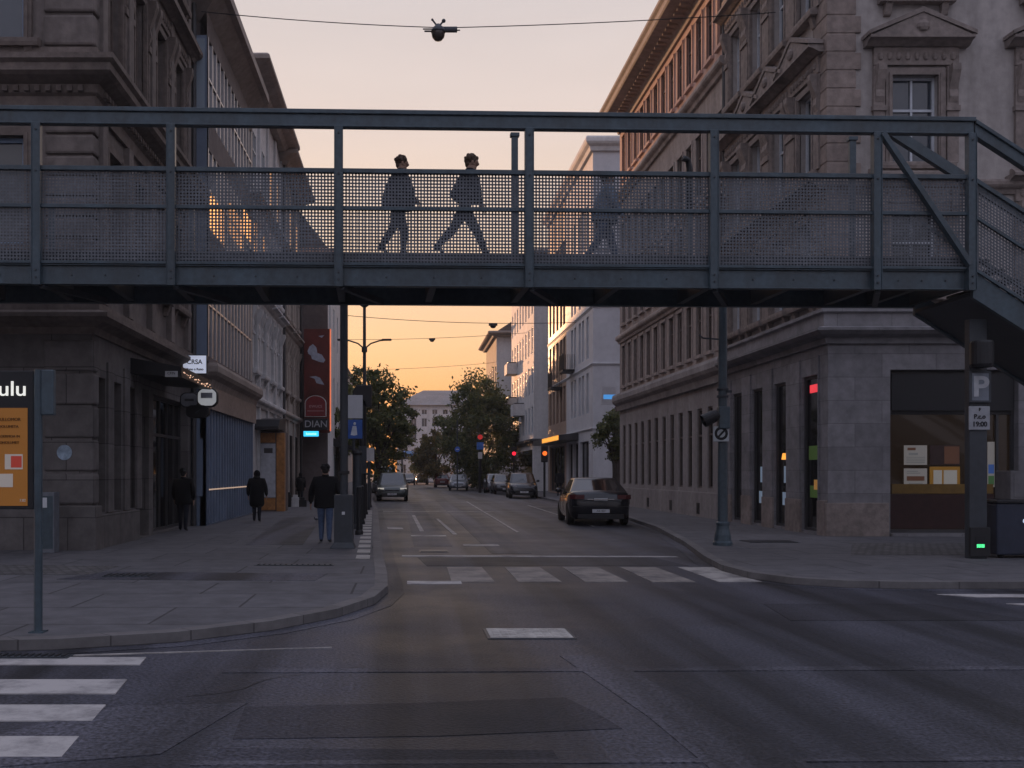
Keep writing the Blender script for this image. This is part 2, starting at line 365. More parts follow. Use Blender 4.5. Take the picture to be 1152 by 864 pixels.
# ------------------------------------------------------------------ ground
M['zebra_paint'] = paint_mark('zebra_paint', (.27, .24, .215), .54)
M['coarse'] = asphalt('coarse_asphalt', (.02, .02, .026), .7, .4)
g = MB(); g.poly([(-700, -200), (700, -200), (700, 1600), (-700, 1600)], 0)
struct(g.build('road', 'asphalt'))
KL = [(-40, 8.95), (-4.2, 8.95), (-3.2, 9.1), (-2.2, 9.5), (-1.4, 10.2), (-.8, 11.1), (-.42, 12.2), (-.28, 13.4), (-.32, 15), (-.45, 18), (-.8, 28), (-1.3, 43), (-2.0, 57), (-2.6, 80), (-3, 120), (-3, 175)]
KR = [(6.6, 175), (6.6, 93), (7.0, 90.5), (8.2, 89), (8.45, 86), (8.45, 60), (7.75, 36), (7.05, 28), (6.15, 22), (5.45, 18.2), (5.2, 16.4), (5.25, 15.2), (5.6, 14.4), (6.2, 14.0), (7.0, 13.85), (60, 13.85)]
def pavement(name, pts): struct(MB().poly(pts, 0, .1).build(name, 'pave'))
pavement('pavement', KL + [(-40, 175)])
pavement('pavement', KR + [(60, 175)])
kp = [(.02, -.05), (.02, .106), (-.16, .108), (-.16, -.05)]
struct(MB().sweep(KL, kp).build('kerb', 'kerb'))
struct(MB().sweep(KR, [(d, z) for d, z in kp]).build('kerb', 'kerb'))
# dark gutter stones beside the kerbs
struct(MB().sweep(KL, [(.02, .003), (.24, .003), (.24, .005), (.02, .005)]).build('gutter', 'patch2'))
struct(MB().sweep(KR, [(.02, .003), (.24, .003), (.24, .005), (.02, .005)]).build('gutter', 'patch2'))

def sheet(name, pts, m, z=.004): return struct(MB().poly(pts, -.02 if z < .09 else .08, z).build(name, m))
def gp(px, py, z=0): Y = F * (CH - z) / (py - HY); return (at(px, Y), Y)
sheet('asphalt_patch', [(-1.06, 6.05), (.2, 6.12), (1.36, 6.3), (1.28, 6.7), (1.14, 7.17), (.1, 7.0), (-1.12, 6.88)], 'patch')
sheet('asphalt_patch', [(-1.0, 4.0), (.9, 4.0), (.85, 5.8), (-1.1, 5.85)], 'coarse')
sheet('asphalt_patch', [(1.72, 4.2), (2.45, 4.2), (2.05, 6.6), (1.75, 8.8), (1.35, 8.8), (1.6, 6.6)], 'patch2', .0055)
sheet('asphalt_patch', [(-3.2, 5.2), (-1.42, 5.72), (-1.12, 7.0), (-2.0, 6.9)], 'patch2', .0055)

sheet('asphalt_patch', [(4.2, 10.9), (6.9, 10.9), (6.4, 12.3), (4.4, 12.3)], 'patch', .0045)
sheet('asphalt_patch', [(.35, 17.3), (4.9, 17.3), (4.7, 19.1), (.2, 19.1)], 'patch', .0045)
sheet('asphalt_patch', [(.15, 22), (1.0, 22), (.7, 52), (-.1, 52)], 'patch2', .0045)
sheet('asphalt_patch', [(1.7, 20), (2.5, 20), (2.3, 60), (1.7, 60)], 'patch2', .0045)
for x0, x1, y0, y1 in ((-1.5, 14, 8.05, 8.2), (-1.2, 14, 5.50, 5.58)):      # faint seams along the cross street
    sheet('asphalt_seam', [(x0, y0), (x1, y0 + .3), (x1, y1 + .3), (x0, y1)], 'patch2', .006)
# painted markings
for y0, y1 in ((8.38, 8.72), (7.28, 7.78), (6.48, 6.93), (5.66, 6.1), (4.7, 5.1)):
    sheet('crosswalk_marking', [(-9, y0), (-1.37 - .105 * y0, y0), (-1.37 - .105 * y1, y1), (-9, y1)], 'white_paint', .008)
for k in range(5):
    x = .98 + .99 * k
    sheet('crosswalk_marking', [(x - .32, 14.75), (x + .32, 14.75), (x + .3, 17.05), (x - .3, 17.05)], 'zebra_paint' if k < 4 else 'worn_paint', .008)
sheet('stop_line', [(-.1, 19.25), (5.2, 19.1), (5.2, 19.3), (-.1, 19.5)], 'white_paint', .008)
sheet('crosswalk_marking', [(.0, 14.45), (.8, 14.5), (.8, 14.85), (.0, 14.85)], 'white_paint', .009)
for pts in ([(2.97, 27), (3.05, 27), (3.40, 56), (3.3, 56)], [(5.6, 30), (5.66, 30), (6.1, 50), (6.02, 50)],
            [(.1, 25.3), (1.0, 25.3), (1.0, 25.8), (.1, 25.8)], [(1.25, 22.0), (2.05, 22.0), (2.05, 22.5), (1.25, 22.5)],
            [(-.55, 28.5), (-.1, 28.5), (-.15, 29.6), (-.6, 29.6)], [(.35, 27.5), (.47, 27.5), (.3, 38), (.18, 38)],
            [(1.2, 26), (1.32, 26), (1.1, 35), (1.0, 35)], [(-1.0, 41.2), (3.6, 41.2), (3.6, 41.6), (-1.0, 41.6)]):
    sheet('lane_marking', pts, 'worn_paint', .008)
rc = random.Random(5)
for (x, y, a, n) in ((-.2, 13.2, .2, 16), (-1.6, 7.2, .05, 12), (.2, 19.9, .1, 20)):
    L_, R_ = [], []
    for i in range(n):                                # hairline cracks and tar lines
        q = .003 + .005 * rc.random(); L_.append((x - q * math.sin(a), y + q * math.cos(a))); R_.append((x + q * math.sin(a), y - q * math.cos(a)))
        a += rc.uniform(-.4, .4); x += .16 * math.cos(a); y += .16 * math.sin(a)
    struct(MB().poly(L_ + R_[::-1], .0025).build('road_crack', 'black'))
sheet('lane_marking', [(-3.0, 8.78), (-.7, 9.2), (-.7, 9.23), (-3.0, 8.82)], 'worn_paint', .0085)
for y0, x0 in ((12.95, 7.4), (12.0, 7.75)):
    sheet('crosswalk_marking', [(x0, y0), (14, y0), (14, y0 + .3), (x0 - .35, y0 + .3)], 'white_paint', .008)
# light setts along the left kerb, cobbled strips on the pavements
for k in range(17):
    y = 17.6 + k * 1.35
    x = -.78 - .033 * (y - 17.6)
    struct(MB().poly([(x - .13, y), (x + .12, y), (x + .1, y + .75), (x - .15, y + .75)], .1, .106).build('kerb_paver', 'concrete'))
sheet('cobble_strip', [(-14, 14.6), (-4.7, 14.9), (-4.7, 16.2), (-14, 17.5)], 'cobble', .104)
sheet('cobble_strip', [(8.2, 18.4), (15, 18.4), (15, 21.5), (9.6, 21.5)], 'cobble', .104)
sheet('pavement_patch', [(-5.0, 14.2), (-1.3, 14.0), (-1.2, 15.0), (-4.6, 15.3)], 'patch2', .104)
sheet('pavement_patch', [(-3.4, 21), (-2.2, 21), (-2.9, 34), (-4.2, 34)], 'patch2', .104)

def cover(name, label, cat, x, y, w_, d_, z, m, bars=0, group=None):
    t = thing(name, label, cat, (x, y, z), 0, group)
    MB().box(-w_ / 2, w_ / 2, -d_ / 2, d_ / 2, 0, .006).build('rim', 'steel_dark', t)
    MB().box(-w_ / 2 + .03, w_ / 2 - .03, -d_ / 2 + .03, d_ / 2 - .03, .006, .014).build('lid', m, t, bevel=.003)
    if m == 'concrete':
        b = MB()
        for i in range(9):
            for j in range(5): u, q = -w_ / 2 + .1 + (w_ - .2) * i / 8, -d_ / 2 + .1 + (d_ - .2) * j / 4; b.box(u - .03, u + .03, q - .035, q + .035, .014, .018)
        b.build('tread_pattern', m, t)
    if bars:
        b = MB()
        for i in range(bars):
            u = -w_ / 2 + .06 + (w_ - .12) * i / (bars - 1); b.box(u - .012, u + .012, -d_ / 2 + .05, d_ / 2 - .05, .014, .022)
        b.build('grating', 'black', t)
    return t
cover('manhole_cover', 'pale concrete access cover set in the middle of the crossroads asphalt', 'manhole cover', 1.22, 10.0, .87, .62, .002, 'concrete', 0)
cover('drain_grate', 'dark iron drain grate in the gutter beside the large zebra crossing', 'drain grate', -3.45, 8.75, 1.0, .22, .003, 'steel_dark', 16)
cover('drain_grate', 'small iron grate with pale bars in the left pavement by the corner', 'drain grate', -4.1, 14.7, .75, .45, .101, 'steel_dark', 8)
cover('drain_grate', 'long narrow iron grate in the pavement near the dark steel pole base', 'drain grate', -1.85, 16.4, 1.3, .26, .101, 'steel_dark', 14)
cover('manhole_cover', 'dark flat cover in the right pavement beside the tapered lamp post', 'manhole cover', 8.0, 22.0, 1.1, .7, .101, 'patch')
cover('manhole_cover', 'round-cornered dark cover in the road left of the zebra stripes on the side street', 'manhole cover', .55, 20.6, .6, .6, .002, 'steel_dark')

# ------------------------------------------------------------------ buildings
class Fac:
    """one facade: local x along it, y into the building, z up; coordinates kept relative to the building's root"""
    def __init__(s, root, ox, oy, ang): s.root, s.ang = root, R(ang); s.loc = (ox - root.location.x, oy - root.location.y, 0)
    def each(s, boxes, name, mats, bevel=0):
        for q in boxes: s.put(MB().box(*q), name, mats, bevel=bevel)
    def row(s, box, us, name, mats):
        me = MB().box(*box).mesh(name, mats)
        for u in us: s.put(me, name, None, at_=(u, 0, 0))
    def put(s, mb, name, mats, smooth=False, bevel=0, at_=(0, 0, 0), parent=None, recalc=True):
        me = mb if isinstance(mb, bpy.types.Mesh) else mb.mesh(name, mats, smooth, recalc)
        if parent: return link(name, me, parent, at_, 0, bevel)
        v = Matrix.Rotation(s.ang, 4, 'Z') @ Vector(at_)
        return link(name, me, s.root, (s.loc[0] + v.x, s.loc[1] + v.y, v.z), s.ang, bevel)

def wall_mb(W, H, ops, depth=.25, z0=0.):
    xs = sorted({0, W, *[round(v, 4) for o in ops for v in (o[0], o[1])]}); zs = sorted({z0, H, *[round(v, 4) for o in ops for v in (o[2], o[3])]})
    b = MB(); idx = {}
    def V(x, z):
        if (x, z) not in idx: idx[(x, z)] = len(b.v); b.v.append((x, 0, z))
        return idx[(x, z)]
    for i in range(len(xs) - 1):
        for j in range(len(zs) - 1):
            cx, cz = (xs[i] + xs[i + 1]) / 2, (zs[j] + zs[j + 1]) / 2
            if any(o[0] < cx < o[1] and o[2] < cz < o[3] for o in ops): continue
            b.f.append((V(xs[i], zs[j]), V(xs[i + 1], zs[j]), V(xs[i + 1], zs[j + 1]), V(xs[i], zs[j + 1]))); b.m.append(0)
    for x0, x1, a, c in [o[:4] for o in ops]:
        d = depth
        b.add([(x0, 0, a), (x1, 0, a), (x1, 0, c), (x0, 0, c), (x0, d, a), (x1, d, a), (x1, d, c), (x0, d, c)],
              [(0, 1, 5, 4), (1, 2, 6, 5), (2, 3, 7, 6), (3, 0, 4, 7)])
    return b

_wc = {}
def window(fac, uc, z0, w_, h, depth=.22, cols=2, trans=.62, frame='frame_w', pane=None, fw=.06, name='window'):
    pane = pane or random.choice(['glass', 'glass', 'glass2', 'curtain'])
    k = ('p', w_, h, depth, pane)
    if k not in _wc:
        _wc[k] = MB().box(-w_ / 2, w_ / 2, depth - .02, depth, 0, h).mesh('window', pane)
    o = fac.put(_wc[k], name, None, at_=(uc, 0, z0))
    k = ('f', w_, h, depth, cols, trans, frame, fw)
    if k not in _wc:
        b = MB(); y0, y1 = depth - .075, depth - .021; X = w_ / 2
        b.box(-X, -X + fw, y0, y1, 0, h).box(X - fw, X, y0, y1, 0, h)
        b.box(-X + fw, X - fw, y0, y1, 0, fw).box(-X + fw, X - fw, y0, y1, h - fw, h)
        if trans: b.box(-X + fw, X - fw, y0 + .004, y1, h * trans - fw / 2, h * trans + fw / 2)
        for c in range(1, cols):
            x = -X + w_ * c / cols; b.box(x - fw * .4, x + fw * .4, y0 + .008, y1, fw, h - fw)
        _wc[k] = b.mesh('frame', frame)
    fac.put(_wc[k], 'frame', None, parent=o)
    return o

_sc = {}
def surround(fac, uc, z0, w_, h, style, m):
    """moulded stone frame round an opening; style: plain, flat (straight hood), gable (pediment)"""
    k = (w_, h, style, m)
    if k not in _sc:
        b = MB(); X = w_ / 2; j = .16
        for s in (-1, 1):
            a, c = sorted((s * X, s * (X + j))); b.box(a, c, -.07, .02, -.02, h + j)
            a, c = sorted((s * (X + .03), s * (X + .09))); b.box(a, c, -.095, -.07, .0, h + .05)
        b.box(-X, X, -.07, .02, h, h + j)
        b.prism([(.02, -.2), (-.22, -.2), (-.24, -.13), (-.24, -.05), (-.16, -.02), (.02, -.02)], -X - .34, X + .34)       # sill
        for s in (-1, 1): b.prism([(.02, -.5), (-.08, -.46), (-.17, -.2), (.02, -.2)], s * (X + .12) - .08, s * (X + .12) + .08)
        if style != 'plain':
            for s in (-1, 1):                        # pilaster strips and scrolled consoles
                a, c = sorted((s * (X + j + .03), s * (X + j + .3))); b.box(a, c, -.09, .02, -.02, h + .2)
                a, c = sorted((s * (X + j + .0), s * (X + j + .33))); b.box(a, c, -.13, .02, h * .58, h * .64)
                b.prism([(.02, h * .66), (-.10, h * .68), (-.14, h * .74), (-.11, h * .82), (-.2, h * .93), (-.27, h + .05), (-.27, h + .2), (.02, h + .2)],
                        s * (X + j + .165) - .1, s * (X + j + .165) + .1)
            Z = h + .22; E = X + .56
            b.box(-E + .1, E - .1, -.1, .02, Z, Z + .42)                                                      # frieze
            for i in range(9):
                x = -E + .25 + (2 * E - .5) * i / 8; b.sphere((x, -.11, Z + .2), .07, .05, .1, 6, 4)
            b.prism([(.02, Z + .42), (-.16, Z + .42), (-.3, Z + .5), (-.42, Z + .53), (-.42, Z + .6), (.02, Z + .6)], -E - .12, E + .12)
            if style == 'gable':
                P = Z + .6
                b.plate([(-E - .05, P), (E + .05, P), (0, P + .52)], -.41, .02)
                for s in (-1, 1):
                    b.add([(s * (E + .16), -.44, P), (s * (E + .16), -.44, P + .09), (0, -.44, P + .64), (0, -.44, P + .52),
                           (s * (E + .16), .02, P), (s * (E + .16), .02, P + .09), (0, .02, P + .64), (0, .02, P + .52)],
                          [(0, 1, 2, 3), (7, 6, 5, 4), (0, 4, 5, 1), (1, 5, 6, 2), (2, 6, 7, 3), (3, 7, 4, 0)])
                b.sphere((0, -.42, P + .2), .16, .08, .14, 8, 5)
            else:
                b.prism([(.02, Z + .6), (-.3, Z + .6), (-.1, Z + .78), (.02, Z + .78)], -E, E)
        _sc[k] = b.mesh('window_surround', m)
    return fac.put(_sc[k], 'window_surround', None, at_=(uc, 0, z0))

def cornice(root, path, prof, m, name='cornice'):
    return MB().sweep([(x - root.location.x, y - root.location.y) for x, y in path], prof).build(name, m, root)

def shell(root, x0, x1, y0, y1, z0, z1, m, name='wall'):
    return MB().box(x0 - root.location.x, x1 - root.location.x, y0 - root.location.y, y1 - root.location.y, z0, z1).build(name, m, root)

BAND = lambda z0, z1, p: [(-.05, z0), (p * .35, z0), (p * .5, z0 + (z1 - z0) * .3), (p * .85, z0 + (z1 - z0) * .45), (p, z0 + (z1 - z0) * .6), (p, z0 + (z1 - z0) * .85), (p * .9, z1), (-.05, z1)]

# ---- right corner building: ashlar ground floor, plastered front with pediments
def right_corner():
    X0, Y0, Y1, H = 10.1, 23.9, 31.4, 19.5
    b = thing('corner_building', 'grey plastered corner building with pedimented windows above an ashlar shop floor on the right', 'building', (X0, Y0, 0))
    f = Fac(b, X0, Y0, 0); s = Fac(b, X0, Y1, -90)
    rows = [(5.95, 1.95, 'flat'), (9.07, 2.09, 'gable'), (13.05, 2.1, 'flat'), (16.4, 1.9, 'plain')]
    fc = [2.08, 5.48]; sy = [24.95, 26.95, 28.7, 30.45]; sw = [1.0, .88, .88, .88]
    fo = [(1.5, 4.58, .17, 4.1)]
    so = [(Y1 - y - w_ / 2, Y1 - y + w_ / 2, .17, 4.05) for y, w_ in zip(sy, sw)]
    f.put(wall_mb(9, 4.9, fo, .3), 'ground_floor_wall', 'stone_r'); s.put(wall_mb(7.5, 4.9, so, .14), 'ground_floor_wall', 'stone_r')
    up = [(c - .555, c + .555, z, z + h) for c in fc for z, h, _ in rows]
    f.put(wall_mb(9, H, up, .25, 4.9), 'wall', 'plaster_r')
    su = [(Y1 - y - .44, Y1 - y + .44, z, z + h) for y in sy[1:] + [25.15] for z, h, _ in rows]
    s.put(wall_mb(7.5, H, su, .25, 4.9), 'wall', 'plaster_r')
    shell(b, X0 + .45, X0 + 9, Y0 + .45, Y1, 0, H, 'roof', 'rear_wall')
    shell(b, X0 + .02, X0 + 9, Y0 + .02, Y1, H - .3, H + .3, 'roof', 'roof')
    for c in fc:
        for z, h, st in rows:
            window(f, c, z, 1.11, h, .22, 2, .62, 'frame_w', random.choice(['glass2', 'glass', 'curtain'])); surround(f, c, z, 1.11, h, st, 'trim_r')
    for y in sy[1:] + [25.15]:
        for z, h, st in rows:
            window(s, Y1 - y, z, .88, h, .22, 2, .62, 'frame_w'); surround(s, Y1 - y, z, .88, h, st, 'trim_r')
    # corner quoins over the ledge
    z = 5.55; i = 0; f.put(MB().box(-.035, .64, -.035, .64, 5.5, H - .55), 'corner_core', 'quoin')
    while z < H - .6:
        h = .44; a = .78 if i % 2 else .66
        f.put(MB().box(-.05, a, -.05, a, z + .02, z + h - .02), 'quoin', 'quoin', bevel=.012)
        z += h; i += 1
    cornice(b, [(X0, Y1), (X0, Y0), (X0 + 9, Y0)], [(d, z) for d, z in [(-.05, 4.72), (.08, 4.72), (.1, 4.86), (.3, 4.92), (.4, 5.0), (.4, 5.06), (.16, 5.12), (.16, 5.42), (.24, 5.46), (.24, 5.54), (-.05, 5.54)]], 'stone_r', 'ledge')
    cornice(b, [(X0, Y1), (X0, Y0), (X0 + 9, Y0)], BAND(8.3, 8.62, .2), 'trim_r')
    cornice(b, [(X0, Y1), (X0, Y0), (X0 + 9, Y0)], BAND(H - .6, H + .4, .9), 'trim_r')
    # plinth stones and pilasters between the street openings
    p = []; edges = [Y1 - Y0] + [v for o in sorted(so, key=lambda o: -o[0]) for v in (o[1], o[0])] + [0]
    for a, c in zip(edges[::2], edges[1::2]): p.append((c + .03, a - .03 if a < 7.5 else 7.46, -.06, .03, 0, .95))
    s.each(p, 'plinth', 'trim_r', .015)
    p = []
    for a, c in zip(edges[::2], edges[1::2]):
        if a - c > .5: p.append((c + .08, a - .08 if a < 7.5 else a - .5, -.05, .03, .95, 4.5))
    s.each(p, 'pilaster', 'stone_r', .012)
    f.each([(-.06, 1.45, -.06, .03, 0, .9), (4.63, 9, -.06, .03, 0, .9)], 'plinth', 'trim_r', .015)
    # street shop windows
    for k, (y, w_) in enumerate(zip(sy, sw)):
        window(s, Y1 - y, .17, w_, 3.88, .13, 1, 0, 'frame_d', 'darkglass', .07, 'shop_window')
    # front shop window: fascia, two lights, stall riser
    o = window(f, 3.04, .17, 3.08, 3.93, .26, 1, 0, 'frame_d', 'litglass', .08, 'shop_window')
    fr = MB().box(-1.46, 1.46, .1, .18, 2.95, 3.85).box(-1.46, 1.46, .16, .23, 2.86, 2.95); f.put(fr, 'fascia', 'black', parent=o)
    f.put(MB().box(.42, .5, .17, .235, .08, 2.86).box(1.1, 1.16, .17, .235, .08, 2.86), 'mullion', 'frame_d', parent=o)
    f.put(MB().box(-1.4, .4, .2, .238, .95, 1.18).box(.55, 1.05, .2, .238, .95, 1.18), 'window_board', mat('amber_board', (.17, .095, .018), .6), parent=o)
    f.put(MB().box(-1.44, .4, .205, .237, .1, .93).box(.52, 1.08, .205, .237, .1, .93), 'stall_riser', mat('dark_red_panel', (.035, .012, .01), .5), parent=o)
    f.put(MB().box(-1.54, 1.54, -.12, .1, -.07, -.003), 'sill', 'stone_r', parent=o)
    return b, f, s
RC, rcf, rcs = right_corner()

# ---- long building behind it, upper floor painted sunset pink, deep eave
def right_long():
    X0, Y0, Y1, H = 10.15, 31.4, 47.5, 18.3
    b = thing('long_building', 'long render building with rows of narrow windows, a pink sunlit top floor and deep eave', 'building', (X0, Y0, 0))
    s = Fac(b, X0, Y1, -90); W = Y1 - Y0
    cs = [W - (.75 + 1.2 * k) for k in range(13)]
    rows = [(1.1, 2.75, .56), (5.7, 1.85, .6), (8.6, 2.0, .6), (11.15, 2.15, .62), (15.45, 1.95, .62)]
    def ops(rr): return [(c - w_ / 2, c + w_ / 2, z, z + h) for c in cs for z, h, w_ in rr]
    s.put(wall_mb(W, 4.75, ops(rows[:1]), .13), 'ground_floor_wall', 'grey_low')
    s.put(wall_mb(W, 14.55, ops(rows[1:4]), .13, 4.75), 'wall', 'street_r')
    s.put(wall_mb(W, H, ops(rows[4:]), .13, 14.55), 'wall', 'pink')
    shell(b, X0 + .4, X0 + 10, Y0 + .02, Y1, 0, H, 'brownwall', 'rear_wall')
    for z, h, w_ in rows:
        for c in cs: window(s, c, z, w_, h, .12, 1 if w_ < .6 else 2, .66, 'frame_b')
    for z, h, w_ in rows[1:]:
        t = MB().box(-w_ / 2 - .1, w_ / 2 + .1, -.12, .02, z - .12, z - .01)
        for q in (-1, 1): a, e = sorted((q * w_ / 2, q * (w_ / 2 + .09))); t.box(a, e, -.04, .02, z, z + h)
        t = t.box(-w_ / 2 - .09, w_ / 2 + .09, -.06, .02, z + h, z + h + .12).mesh('window_trim', 'street_r' if z < 15 else 'pink')
        for c in cs: s.put(t, 'window_trim', None, at_=(c, 0, 0))
    path = [(X0, Y1), (X0, Y0)]
    cornice(b, path, BAND(4.55, 5.3, .38), 'grey_low', 'ledge')
    cornice(b, path, BAND(7.75, 8.1, .22), 'street_r', 'string_course'); cornice(b, path, BAND(10.75, 10.95, .12), 'street_r', 'string_course')
    cornice(b, path, BAND(14.4, 14.8, .3), 'street_r', 'string_course')
    cornice(b, path, [(-.05, 17.75), (.1, 17.75), (.18, 17.95), (.3, 18.05), (.95, 18.15), (1.0, 18.2), (1.0, 18.42), (1.1, 18.5), (1.1, 18.62), (-.3, 18.8)], 'eave', 'eave')
    s.row((0, .12, -.6, -.05, 17.98, 18.14), [.2 + .4 * k for k in range(40)], 'eave_bracket', 'eave')
    MB().plate([(-1.0, 18.65), (11, 18.65), (5, 22.5)], 0, Y1 - Y0).build('roof', 'roof', b)
    s.put(MB().box(0, W, -.05, .03, 0, .95), 'plinth', 'grey_low', bevel=.01)
    for c in cs[2:12:3]: s.put(MB().box(c - .17, c + .17, -.062, -.04, .2, .58), 'basement_vent', 'black')
    # drainpipe on the joint with the corner house
    s.put(MB().tube([(W - .12, -.12, .2), (W - .12, -.12, 17.8)], .06), 'drainpipe', 'frame_d')
    return b, s
RL, rls = right_long()

# ---- pale modern block with a bronze bay
def pale_block():
    X0, Y0, Y1, H = 11.2, 60., 79., 21.5
    b = thing('pale_block', 'pale clad modern block with bronze street bays, dark balconies and a lit shop canopy', 'building', (X0, Y0, 0))
    s = Fac(b, X0, Y1, -90); f = Fac(b, X0, Y0, 0); W = Y1 - Y0
    st = []
    rows = [(5.3, 2.5), (8.7, 2.6), (12.2, 2.6), (15.6, 2.6)]
    cs = [11.4, 12.6, 14.4, 15.6, 17.2]
    s.put(wall_mb(9, H, [(c - .55, c + .55, z, z + h) for c in (1.2, 3.0, 4.8, 6.6, 8.0) for z, h in rows] + [(1, 8.2, .2, 3.6)], .25), 'bronze_wall', 'bronze')
    s2 = Fac(b, X0, Y1 - 9, -90)
    s2.put(wall_mb(10, H, [(c - 9 - .4, c - 9 + .4, z, z + h) for c in cs for z, h in rows] + [(1, 2.6, .2, 3.6), (3.2, 4.8, .2, 3.6), (5.6, 8.6, .2, 3.6)], .25), 'wall', 'pale')
    f.put(wall_mb(8, H, [(4.5, 5.7, z, z + h) for z, h in rows], .25), 'wall', 'pale')
    shell(b, X0 + .4, X0 + 8, Y0 + .4, Y1, 0, H, 'roof', 'rear_wall'); shell(b, X0, X0 + 8, Y0, Y1, H - .02, H + .25, 'roof', 'roof')
    for c in (1.2, 3.0, 4.8, 6.6, 8.0):
        for z, h in rows: window(s, c, z, 1.1, h, .2, 2, 0, 'frame_b', 'glass2')
    for c in cs:
        for z, h in rows: window(s2, c - 9, z, .8, h, .2, 1, 0, 'frame_w')
    for z, h in rows: window(f, 5.1, z, 1.2, h, .2, 2, 0, 'frame_w')
    window(s, 4.6, .2, 7.2, 3.4, .22, 5, 0, 'frame_d', 'darkglass', .08, 'shop_window')
    for a, c in ((1, 2.6), (3.2, 4.8), (5.6, 8.6)): window(s2, (a + c) / 2, .2, c - a, 3.4, .22, 2, 0, 'frame_d', 'darkglass', .08, 'shop_window')
    path = [(X0, Y1), (X0, Y0), (X0 + 8, Y0)]
    for z in (4.2, 8.1, 11.6, 15.0): cornice(b, path, BAND(z, z + .16, .1), 'pale', 'string_course')
    cornice(b, path, BAND(H - .5, H + .3, .5), 'white_wall')
    for u, z in ((6.2, 7.7), (11.6, 8.4)):           # dark bay balconies
        o = s.put(MB().box(u - .9, u + .9, -.8, 0, z, z + .15), 'balcony', 'black')
        g = MB()
        for i in range(13): g.box(u - .88 + .145 * i, u - .85 + .145 * i, -.79, -.76, z + .15, z + 1.15)
        for i in range(6):
            for q in (-.88, .85): g.box(u + q, u + q + .03, -.75 + .14 * i, -.72 + .14 * i, z + .15, z + 1.15)
        g.box(u - .9, u + .9, -.8, -.75, z + 1.15, z + 1.21); s.put(g, 'railing', 'black', parent=o)
    aw = s.put(MB().prism([(0, 3.75), (-1.3, 3.75), (-1.3, 4.1), (0, 4.25)], .8, 14), 'canopy', 'frame_d')
    s.put(MB().box(6.2, 13.9, -1.34, -1.302, 3.78, 4.08), 'lit_fascia', emit('amber_fascia', (1, .42, .06), .9), parent=aw)
    return b
pale_block()

def plain_block(name, label, X0, Y0, Y1, H, side, m, fm, nwin, rows, ww=.9, deep=8, roof='roof', front=True, eave=.5, pane=None, wd=.13, lit=()):  # lit: panes that glow in place of a sunset reflection
    """street house: side = +1 stands right of the street, -1 left"""
    b = thing(name, label, 'building', (X0, Y0, 0)); W = Y1 - Y0
    s = Fac(b, X0, Y1 if side > 0 else Y0, -90 if side > 0 else 90)
    cs = [W * (i + .5) / nwin for i in range(nwin)]
    ops = [(c - ww / 2, c + ww / 2, z, z + h) for c in cs for z, h in rows]
    s.put(wall_mb(W, H, ops, wd), 'wall', m)
    for i, c in enumerate(cs):
        for j, (z, h) in enumerate(rows): window(s, c, z, ww, h, wd - .01, 2, .65, 'frame_w', 'glint_glass' if (i, j) in lit else pane)  # chosen panes glow in place of a sunset reflection
    xa, xb = (X0, X0 + deep) if side > 0 else (X0 - deep, X0)
    if front: Fac(b, xa, Y0, 0).put(wall_mb(deep, H, [], .2), 'gable_wall', fm)
    shell(b, xa + (.4 if side > 0 else 0), xb - (0 if side > 0 else .4), Y0 + .05, Y1, 0, H - .05, 'brownwall', 'rear_wall')
    path = [(X0, Y1), (X0, Y0)] if side > 0 else [(X0, Y0), (X0, Y1)]
    if side > 0: cornice(b, path + [(xb, Y0)], BAND(H - .45, H + .12, eave), 'eave')
    else: cornice(b, [(xa, Y0)] + path, BAND(H - .45, H + .12, eave), 'eave')
    if roof:
        MB().plate([(xa - X0 - .1, H + .1), (xb - X0 + .1, H + .1), ((xa + xb) / 2 - X0, H + 2.8)], 0, W).build('roof', roof, b)
    return b, s, cs

WB, wbs, wbc = plain_block('white_house', 'white rendered house with bay balconies catching orange light beyond the pale block', 10.7, 84, 102, 20.3, 1, 'white_wall', 'white_wall', 8, [(5, 2.3), (8.4, 2.3), (11.8, 2.3), (15.2, 2.3)], 1.0, roof=None)
for u, z in ((4, 8.0), (4, 11.4), (10, 7.0)):
    o = wbs.put(MB().box(u - 1.3, u + 1.3, -1.0, 0, z - .15, z + .9), 'balcony', 'white_wall'); wbs.put(MB().box(u - 1.2, u + 1.2, -.9, -.05, z + .9, z + 1.0), 'railing', 'frame_d', parent=o)
cornice(WB, [(10.7, 102), (10.7, 84), (18.7, 84)], BAND(4.0, 4.5, .35), 'frame_d', 'ledge')
wbs.put(MB().box(1, 17, -.03, .02, .3, 3.6), 'shop_front', 'darkglass')
plain_block('tan_house', 'narrow tan house with a white gable and dark overhanging roof far down the right side', 9.7, 108, 122, 16.8, 1, 'brownwall', 'white_wall', 6, [(4.6, 2), (8, 2), (11.4, 2)], 1.0, eave=1.0)
plain_block('end_house', 'low grey house behind the tan house at the far right end', 9.9, 124, 170, 13, 1, 'brownwall', 'greywhite', 12, [(3, 2), (6.5, 2), (9.6, 2)], 1.1)

